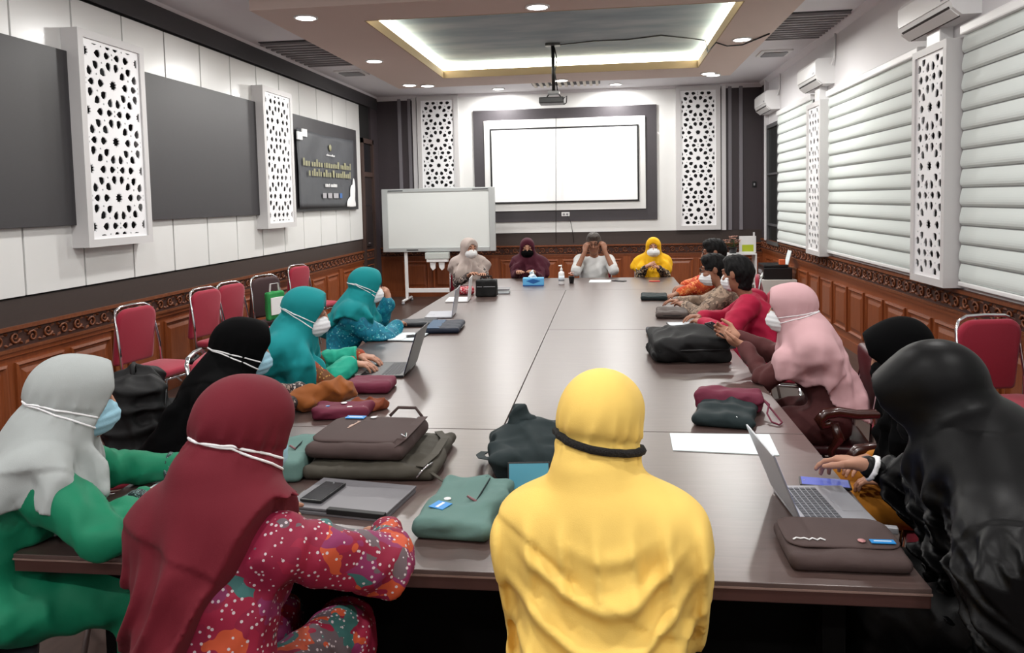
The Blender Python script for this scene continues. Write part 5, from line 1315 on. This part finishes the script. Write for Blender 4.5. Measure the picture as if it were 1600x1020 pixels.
# black backpack held by the pink headscarf
g = empty('backpack', (.90, 2.66, TZ), R(6)); tag(g, 'bulky black backpack lying on the table by the pink headscarf', 'backpack', 'black backpacks')
f = Field((-.28, -.27, -.01), (.28, .28, .25), .007); f.rbox((0, 0, .075), (.22, .20, .075), .06); f.ell((.02, .02, .11), (.18, .15, .065), None, .06); f.disp(ridges(21, .12, .012)); f.cut((0, 0, .002), (0, 0, -1)); blob('body', f, M_cblack, g)
f = Field((-.27, -.25, 0), (-.1, .2, .12), .007); f.rbox((-.195, -.03, .045), (.035, .15, .035), .03); f.disp(ridges(3, .06, .006)); blob('side_pocket', f, M_cblack, g)
MB().tube([(-.2, -.19, .075), (-.05, -.205, .08), (.1, -.205, .08), (.2, -.18, .075)], .004, 6).build('zip', M_blackpl, g); strap(g, [(.1, .12, .16), (.16, .02, .17), (.2, -.1, .14), (.21, -.18, .08)], .05, M_cblack)
phone((1.055, 2.50, .935), 50, 'dark phone held by the woman in the pink headscarf', M_blackpl, None, 25)
# right side, further back
g = soft('pouch', 'flat dark grey case next to the bulky black backpack', 'case', (.82, 3.34, TZ), 3, (.24, .26, .045), cloth('case_grey', (66, 68, 74), .6, 0), .015, 6, .003)
MB().box(-.1, .1, -.131, -.127, .018, .024).build('zip', M_blackpl, g)
g = empty('tablet', (.99, 3.78, TZ), R(4)); tag(g, 'white tablet in front of the man in crimson', 'tablet'); MB().box(-.12, .12, -.085, .085, 0, .010, .003).build('case', M_blackpl, g); MB().box(-.113, .113, -.078, .078, .010, .0108).build('screen', mat('tablet_white', (206, 214, 220), .3, emit=.2), g)
g = soft('pouch', 'brown grey pouch in front of the man in beige batik', 'pouch', (.94, 4.25, TZ), -4, (.25, .34, .05), cloth('pouch_taupe', (84, 74, 70), .7, 0), .02, 13, .004); MB().box(-.1, .1, -.171, -.167, .022, .028).build('zip', M_blackpl, g)
g = soft('pouch', 'dark green pouch in front of the man in red orange batik', 'pouch', (.86, 5.28, TZ), -3, (.24, .30, .04), M_cdteal, .016, 15, .003); MB().box(-.1, .1, -.151, -.147, .018, .024).build('zip', M_blackpl, g)
# far end
g = empty('tissue_box', (-.38, 6.44, TZ), R(3)); tag(g, 'blue tissue box with a white tissue sticking out', 'tissue box')
MB().box(-.115, .115, -.06, .06, 0, .085, .003).build('carton', mat('tissue_blue', (96, 176, 226), .6), g); MB().prism([(-.08, .0), (.0, -.03), (.08, .0), (.0, .022)], (0, -.0605, .055), (1, 0, 0), (0, 0, 1), (0, -.001, 0)).build('print', mat('tissue_dark_blue', (22, 90, 160), .6), g); MB().box(-.115, .115, -.0605, -.06, .0, .012).build('print', mat('tissue_dark_blue', (22, 90, 160), .6), g)
f = Field((-.07, -.05, .07), (.07, .05, .19), .006); f.cap((-.01, 0, .08), (-.015, 0, .14), .04, .022); f.disp(ridges(2, .04, .012)); blob('tissue', f, M_paper, g)
g = empty('sanitizer_bottle', (-.075, 6.50, TZ)); tag(g, 'white pump bottle of hand sanitizer beside the dark cup', 'bottle')
MB().lathe([(.03, 0), (.033, .008), (.033, .125), (.028, .14), (.012, .15), (.012, .16)], n=18).build('bottle', M_wplastic, g); MB().lathe([(.015, .158), (.015, .178), (.005, .18), (.005, .20)], n=14).build('pump_collar', M_wplastic, g); MB().tube([(0, 0, .2), (.005, 0, .212), (-.03, -.01, .208)], .007, 8).build('pump_head', M_wplastic, g); MB().lathe([(.0335, .04), (.0335, .1)], n=18).build('label_wrap', mat('label_pale', (214, 224, 232), .6), g)
g = empty('flower_cup', (.03, 6.62, TZ)); tag(g, 'small dark cup with pale pink flowers', 'flower pot'); MB().lathe([(.024, 0), (.034, .075), (.036, .08), (.03, .08), (.028, .07)], n=16).build('cup', M_blackpl, g)
for k in range(7):
    a = k * 2.4; q = (.022 * math.cos(a) * (k > 0), .022 * math.sin(a) * (k > 0), .095 + .012 * (k % 3)); mb = MB()
    for p_ in range(5): aa = R(72 * p_); mb.prism([(0, 0), (.008, .006), (.016, 0), (.008, -.006)], q, (math.cos(aa), math.sin(aa), .4), (-math.sin(aa), math.cos(aa), 0), (0, 0, .002))
    mb.build('flower', mat('flower_pink', (226, 186, 176), .7), g)
g = MB().prism([(-.12, -.12), (.12, -.12), (.13, .12), (-.11, .12)], (.34, 6.80, TZ + .0005), (1, 0, 0), (0, 1, 0), (0, 0, .003)).build('paper_sheet', M_paper); tag(g, 'white paper sheet in front of the man in the grey polo', 'paper')
phone((.56, 6.78, TZ), 60, 'black phone next to the paper of the man in the grey polo'); phone((.95, 6.72, TZ), 90, 'small red phone in front of the golden yellow headscarf', mat('phone_red', (186, 36, 30), .4), mat('phone_red', (186, 36, 30), .4), 0, (.06, .12))
g = empty('handbag', (-.755, 5.52, TZ), R(4)); tag(g, 'boxy black handbag near the far end of the table', 'bag', 'bags on the table'); f = Field((-.14, -.11, -.01), (.14, .11, .23), .006); f.rbox((0, 0, .085), (.105, .07, .085), .02); f.disp(ridges(3, .1, .004)); f.cut((0, 0, .002), (0, 0, -1)); blob('body', f, M_cblack, g); MB().tube([(-.06, 0, .16), (-.05, 0, .2), (.05, 0, .2), (.06, 0, .16)], .006, 6).build('handle', M_cblack, g); MB().box(-.09, .09, -.073, -.069, .1, .106).build('zip', M_gplastic, g)
g = empty('binder', (-.70, 5.80, TZ), R(5)); tag(g, 'grey ring binder lying behind the boxy black handbag', 'binder'); MB().box(-.14, .14, -.11, .11, 0, .006).box(-.14, .14, -.11, .11, .04, .046).box(-.14, -.13, -.11, .11, 0, .046).build('cover', M_ffold, g); MB().box(-.125, .13, -.105, .105, .006, .038).build('papers', M_paper, g)
M_redw = ramp_mat('red_white_print', [(0, (176, 20, 44)), (.6, (236, 220, 220)), (.75, (160, 16, 40))], .7, 'VORONOI', 45, distort=.3)
g = soft('pouch', 'small red and white patterned pouch near the boxy black handbag', 'pouch', (-.99, 5.68, TZ), 10, (.17, .12, .085), M_redw, .035, 19, .006); MB().box(-.06, .06, -.004, .004, .084, .09).build('zip', M_cmar, g)
# left side
g = soft('laptop_sleeve', 'navy and slate laptop sleeve lying flat on the table', 'laptop sleeve', (-.76, 3.62, TZ), 4, (.25, .40, .04), M_cnavy, .02, 23, .002); MB().box(-.122, -.02, -.19, .19, .0385, .042, .003).build('slate_panel', cloth('canvas_slate', (70, 92, 116), .7, 0), g); MB().tube([(.12, -.15, .02), (.128, 0, .02), (.12, .15, .02)], .003, 6).build('zip', M_blackpl, g)
g = empty('notebook', (-.95, 3.27, TZ), R(-4)); tag(g, 'open notebook with white pages in front of the blue batik dress', 'notebook'); MB().box(-.11, .11, -.15, .15, 0, .006, .002).build('cover', M_blackpl, g); MB().box(-.1, .0, -.14, .14, .006, .012, .001).box(.003, .1, -.14, .14, .006, .010, .001).build('pages', M_paper, g)
phone((-.90, 3.26, TZ + .012), -70, 'black phone lying on the open notebook', None, None, 0, (.06, .12))
g = soft('pouch', 'dark grey folder case between the notebook and the thin silver laptop', 'case', (-1.02, 3.82, TZ), 6, (.28, .22, .035), cloth('case_dark', (52, 54, 58), .6, 0), .014, 29, .003); MB().box(-.1, .1, -.111, -.107, .014, .02).build('zip', M_blackpl, g)
g = soft('pouch', 'plum pouch in front of the black laptop', 'pouch', (-.76, 1.83, TZ), 2, (.23, .20, .055), M_cmar, .02, 31, .004, group='plum pouches'); MB().box(-.1, .1, -.101, -.097, .026, .032).build('zip', M_cmar, g)
g = soft('pouch', 'plum pouch with white and blue print under the ochre bag', 'pouch', (-.74, 1.36, TZ), 6, (.25, .15, .05), M_cmar, .02, 37, .006, group='plum pouches'); patch(g, -.07, -.02, .035, .015, .051); MB().lathe([(.014, 0), (.014, .002)], (.0, .03, .051), 14).build('print', M_wtxt, g); MB().box(.03, .1, -.04, -.03, .05, .053).build('print', M_wtxt, g)
g = empty('drawstring_bag', (-.88, 1.53, TZ), R(25)); tag(g, 'crumpled ochre brown bag beside the plum pouches', 'bag', 'bags on the table'); f = Field((-.2, -.15, -.01), (.2, .15, .2), .006); f.cap((-.11, -.03, .05), (.07, .03, .06), .055, .05); f.cap((.02, 0, .06), (.12, .05, .05), .05, .03, .04); f.ell((-.1, -.06, .03), (.05, .05, .035), None, .03); f.disp(ridges(41, .08, .012)); f.cut((0, 0, .002), (0, 0, -1)); blob('body', f, M_ochrebag, g); MB().tube([(-.13, -.05, .07), (-.1, -.09, .04), (-.06, -.1, .012)], .004, 6).build('cord', M_ochrebag, g)
g = empty('cloth', (-.66, 1.47, TZ), R(20)); tag(g, 'small crumpled rust brown cloth at the end of the plum pouch', 'cloth'); f = Field((-.12, -.09, -.01), (.12, .09, .09), .005); f.rbox((0, 0, .02), (.08, .05, .018), .015); f.disp(ridges(43, .06, .014)); f.cut((0, 0, .002), (0, 0, -1)); blob('body', f, cloth('cloth_rust', (122, 60, 34)), g)
g = MB().prism([(-.07, -.1), (.07, -.1), (.07, .1), (-.07, .1)], (-1.03, .46, TZ + .0005), (1, 0, 0), (0, 1, 0), (0, 0, .004)).build('paper_sheet', M_paper); tag(g, 'white paper under the hands of the woman in green', 'paper')

# ------------------------------------------------------------------ bags on chairs
g = empty('backpack', (-1.80, 1.46, .49), R(-60)); tag(g, 'large black backpack standing on a chair beside the black headscarf', 'backpack', 'black backpacks')
f = Field((-.25, -.22, -.01), (.25, .22, .52), .008); f.rbox((0, 0, .21), (.19, .13, .21), .08); f.rbox((0, .12, .15), (.14, .05, .13), .05, None, .02); f.disp(ridges(51, .11, .022)); f.cut((0, 0, .004), (0, 0, -1)); blob('body', f, M_cblack, g)
MB().tube([(-.06, 0, .40), (-.05, 0, .46), (.05, 0, .46), (.06, 0, .40)], .011, 6).build('top_handle', M_cblack, g); MB().tube([(-.15, .13, .2), (-.1, .14, .36), (.1, .14, .36), (.15, .13, .2)], .004, 6).build('zip', M_blackpl, g); MB().box(-.012, .012, .172, .18, .22, .24, .003).build('badge', M_chrome, g)
for sx in (-1, 1): strap(g, [(sx * .08, -.12, .39), (sx * .1, -.16, .3), (sx * .11, -.155, .15), (sx * .1, -.13, .04)], .05, M_cblack)
g = empty('tote_bag', (-3.02, 5.66, .5), R(-112)); tag(g, 'green and white tote bag on the dark brown chair', 'bag'); f = Field((-.16, -.08, -.01), (.16, .08, .36), .008); f.rbox((0, 0, .15), (.12, .035, .15), .025); f.disp(ridges(3, .1, .006)); f.cut((0, 0, .003), (0, 0, -1)); blob('body', f, cloth('tote_green', (40, 136, 70), .7), g); MB().box(-.09, .09, .036, .046, .06, .24, .003).build('white_panel', M_wplastic, g); strap(g, [(-.06, 0, .3), (-.05, 0, .38), (.05, 0, .38), (.06, 0, .3)], .02, M_wplastic, 'handle')
g = empty('shoulder_bag', (-2.9, 5.95, .5), R(-112)); tag(g, 'navy shoulder bag on the dark brown chair', 'bag'); f = Field((-.2, -.13, -.01), (.2, .13, .32), .008); f.rbox((0, 0, .11), (.15, .08, .11), .05); f.disp(ridges(8, .1, .010)); f.cut((0, 0, .003), (0, 0, -1)); blob('body', f, M_cnavy, g); MB().tube([(-.08, 0, .2), (-.06, 0, .29), (.06, 0, .29), (.08, 0, .2)], .010, 6).build('handle', M_cnavy, g)

# ------------------------------------------------------------------ whiteboard, projector, banner, corner furniture
g = empty('whiteboard', (-2.37, 10.62, 0)); tag(g, 'large white mobile whiteboard on a metal stand', 'whiteboard')
M_alu = mat('aluminium', (186, 190, 190), .4, .3)
MB().box(-.93, .93, -.035, -.03, .93, 1.86).build('board', mat('board_white', (226, 230, 228), .25), g)
for (a, b_, c, d_) in ((-.96, -.86, .86, 1.92), (.86, .96, .86, 1.92)): MB().box(a, b_, -.05, .02, c, d_, .008).build('side_frame', M_alu, g)
MB().box(-.86, .86, -.05, .02, 1.86, 1.92, .006).build('top_frame', M_alu, g); MB().box(-.86, .86, -.06, .02, .86, .93, .006).build('bottom_frame', M_alu, g)
for x in (-.72, .72): MB().box(x - .13, x + .13, -.054, -.05, 1.88, 1.895).build('nameplate', M_blackpl, g)
MB().box(-.55, -.35, -.064, -.06, .885, .9).build('nameplate', M_blackpl, g)
for x in (-.58, .58):
    MB().box(x - .025, x + .025, -.02, .02, .08, .88, .004).build('stand_post', M_wplastic, g); MB().tube([(x, -.28, .06), (x, .28, .06)], .022, 8).build('foot', M_wplastic, g)
    for s_ in (-1, 1): MB().lathe([(.02, 0), (.03, .012), (.03, .03), (.02, .042)], (x, s_ * .27, 0), 10).build('caster', M_gplastic, g)
MB().box(-.56, .56, -.02, .02, .17, .24, .004).build('cross_bar', M_wplastic, g)
MB().box(-.22, .18, -.14, 0, .74, .85, .012).build('printer_unit', mat('unit_grey', (198, 204, 200), .5), g); MB().box(-.2, .16, -.13, -.02, .69, .74, .01).build('unit_tray', M_wplastic, g)
for x in (-.1, .05): MB().prism([(-.05, .7), (.05, .7), (.04, .58), (0, .55), (-.04, .6)], (x, -.1, 0), (1, 0, 0), (0, 0, 1), (0, .04, 0)).build('paper_catch', M_wplastic, g)
g = empty('projector', (-.2, 7.62, 3.6)); tag(g, 'black ceiling projector on a pole mount', 'projector')
MB().box(-.09, .09, -.06, .06, -.03, 0, .004).build('ceiling_plate', M_blackpl, g); MB().tube([(0, 0, -.03), (0, 0, -.58)], .022, 10).build('pole', M_blackpl, g); MB().tube([(.02, -.02, -.05), (.05, -.03, -.2), (.02, -.03, -.35), (.05, -.02, -.58)], .008, 6).build('pole_cable', M_blackpl, g)
MB().box(-.07, .07, -.07, .07, -.62, -.58, .006).build('bracket', M_gplastic, g)
for s_ in (-1, 1): MB().tube([(s_ * .05, 0, -.6), (s_ * .1, .03, -.66)], .008, 6).build('bracket_arm', M_blackpl, g)
MB().box(-.175, .13, -.13, .13, -.735, -.66, .012).build('housing', mat('projector_body', (40, 40, 44), .4), g); MB().lathe([(.032, .13), (.032, .145), (.02, .15)], (-.08, 0, -.70), 16, 'y').build('lens', M_black, g)
MB().tube([(.12, -.13, -.69), (.17, -.15, -.66), (.16, -.12, -.74), (.13, -.13, -.76)], .007, 6).build('plug_cable', M_blackpl, g)
def cable(pts, r, label): o = MB().tube(pts, r, 6).build('cable', M_blackpl); tag(o, label, 'cable')
cable([(-.18, 7.65, 3.585), (.3, 7.55, 3.595), (.7, 7.58, 3.598), (1.1, 7.42, 3.598), (1.5, 7.7, 3.598), (1.645, 7.7, 3.57), (1.645, 7.5, 3.39), (1.66, 6.9, 3.385), (1.8, 7.05, 3.37), (1.98, 7.1, 3.385), (2.17, 6.6, 3.392)], .008, 'loose black cable along the painted ceiling from the projector')
cable([(-.415, 11.265, 3.1), (-.43, 11.24, 2.2), (-.45, 11.25, 1.2), (-.456, 11.3, .93)], .005, 'thin black cable hanging down over the projection screen')
cable([(-.25, 11.33, 1.40), (-.2, 11.33, 1.3), (-.17, 11.36, 1.12), (-.15, 11.36, .93)], .005, 'short thin cable hanging from the wall socket')
# printed banner on the third board
M_ban = mat('banner_print', (74, 76, 80), .5, var=.2, vscale=3, bump=.5, bscale=4)
g = empty('banner', (XL + .098, 8.75, 1.64), 0); tag(g, 'dark printed vinyl banner with gold lettering on the wall board', 'banner')
nx, nz = 26, 14; vs = []; fs = []
for i in range(nx + 1):
    for j in range(nz + 1):
        u_, v_ = i / nx, j / nz; yy = -1.1 + 2.2 * u_; zz = (1.05 - .0 * u_) * v_
        x = .012 + .010 * math.sin(9 * u_ + 7 * v_) * v_ + .008 * math.sin(17 * u_ - 9 * v_) * v_
        vs.append((x, yy, zz - .02 * math.sin(PI * u_) * (v_ > .99)))
for i in range(nx):
    for j in range(nz): fs.append((i * (nz + 1) + j, (i + 1) * (nz + 1) + j, (i + 1) * (nz + 1) + j + 1, i * (nz + 1) + j + 1))
o = MB().add(vs, fs, True).build('sheet', M_ban, g); md = o.modifiers.new('thick', 'SOLIDIFY'); md.thickness = .003
RT = (R(90), 0, R(90)); M_gtxt = mat('print_gold', (150, 148, 116), .6)
blurred_line(g, 1.86, .10, M_gtxt, (.031, -.05, .62), RT, 11); blurred_line(g, 1.66, .10, M_gtxt, (.031, .03, .49), RT, 12); blurred_line(g, .48, .065, M_wtxt, (.029, .03, .33), RT, 13); blurred_line(g, .34, .03, M_wtxt, (.031, .03, .755), RT, 14)
for k, (yy, ww) in enumerate(((-.32, .14), (-.12, .16), (.1, .2), (.36, .1))): MB().box(.028, .031, yy, yy + ww, .14, .21).build('print_logo', mat('logo_grey', (168, 166, 170), .6) if k < 3 else mat('logo_blue', (70, 110, 170), .6), g)
MB().lathe([(.05, .028), (.05, .031)], (0, .03, .86), 16, 'x').build('print_logo', M_gtxt, g)
f = Field((0, .6, -.02), (.06, 1.12, .5), .010); f.ell((.03, .86, .03), (.012, .2, .13), None); f.ell((.03, .93, .2), (.012, .11, .15), None, .02); f.ell((.03, 1.0, .33), (.012, .05, .12), None, .02); f.cut((0, 0, .0), (0, 0, -1)); blob('print_figure', f, M_wtxt, g)
for (yy, zz) in ((-1.08, .95), (-.92, 1.0)): MB().box(.02, .036, yy - .06, yy + .1, zz - .05, zz + .05).build('tape', M_wplastic, g)
# corner furniture
g = empty('side_shelf', (2.56, 10.75, 0)); tag(g, 'low white open shelf in the far right corner', 'shelf')
for x in (-.23, .21): MB().box(x, x + .02, -.16, .16, 0, .76).build('side_panel', M_wplastic, g)
for z in (.02, .26, .5, .74): MB().box(-.21, .21, -.16, .16, z, z + .02).build('shelf_board', M_wplastic, g)
for k in range(4):
    o = MB().box(-.02, .02, -.1, .1, 0, .19, .003).build('file_binder', M_gplastic if k % 2 else M_blackpl, None, (2.46 + k * .05, 10.74, .521)); tag(o, '%s file binder standing in the low white shelf' % ['black, outermost left', 'grey, left', 'black, right', 'grey, outermost right'][k], 'binder', 'binders in the white shelf')
g = empty('picture_frame', (2.68, 10.78, .761), 0); tag(g, 'white box frame with a green fruit picture on the low shelf', 'picture'); MB().box(-.13, .13, -.02, .02, 0, .27, .004).build('frame', M_wplastic, g); MB().box(-.09, .09, -.022, -.02, .02, .13).build('picture', mat('lime_green', (176, 190, 40), .6), g); MB().box(.09, .11, -.02, .02, .27, .33).build('post', M_wplastic, g)
g = empty('flower_pot', (2.43, 10.68, .761)); tag(g, 'dark pot with pale pink flowers on the low white shelf', 'flower pot'); MB().lathe([(.05, 0), (.075, .09), (.08, .1), (.068, .1)], n=16).build('pot', M_blackpl, g)
for k in range(14):
    a = k * 2.4; rr = .03 + .012 * (k % 5); q = (rr * 1.6 * math.cos(a), rr * 1.2 * math.sin(a), .17 + .03 * (k % 4)); mb = MB(); mb.tube([(0, 0, .08), q], .003, 5); mb.build('stem', mat('leaf_green', (50, 80, 40), .7), g)
    mb = MB()
    for p_ in range(6): aa = R(60 * p_); mb.prism([(0, 0), (.018, .014), (.036, 0), (.018, -.014)], q, (math.cos(aa), math.sin(aa), .5), (-math.sin(aa), math.cos(aa), 0), (0, 0, .003))
    mb.build('flower', mat('flower_rose', (214, 166, 150), .7), g)
g = empty('side_cabinet', (2.74, 9.05, 0)); tag(g, 'low white cabinet under the black printer', 'cabinet'); MB().box(-.22, .24, -.26, .26, .04, .53, .006).build('body', mat('cabinet_white', (206, 204, 200), .5), g); MB().box(-.228, -.22, -.25, -.005, .06, .51, .002).build('door', M_wplastic, g); MB().box(-.228, -.22, .005, .25, .06, .51, .002).build('door', M_wplastic, g); MB().box(-.2, .22, -.24, .24, 0, .04).build('plinth', M_blackpl, g)
g = empty('printer', (2.74, 9.05, .531)); tag(g, 'black desktop printer with paper on the low white cabinet', 'printer'); MB().box(-.19, .19, -.22, .22, 0, .16, .012).build('body', M_blackpl, g); MB().box(-.19, .14, -.2, .2, .16, .2, .012).build('scanner_lid', M_blackpl, g); MB().box(-.26, -.17, -.14, .14, .03, .042).build('paper_tray', M_gplastic, g); MB().box(-.196, -.188, -.1, .12, .07, .12, .002).build('front_panel', M_gplastic, g)
MB().prism([(-.1, 0), (.1, 0), (.1, .2), (-.1, .2)], (.15, 0, .18), (0, 1, 0), (.25, 0, 1), (.008, 0, 0)).build('paper_stack', M_paper, g); MB().box(.02, .1, -.21, -.14, .2, .27, .01).build('ink_box', mat('ink_orange', (206, 96, 50), .6), g)
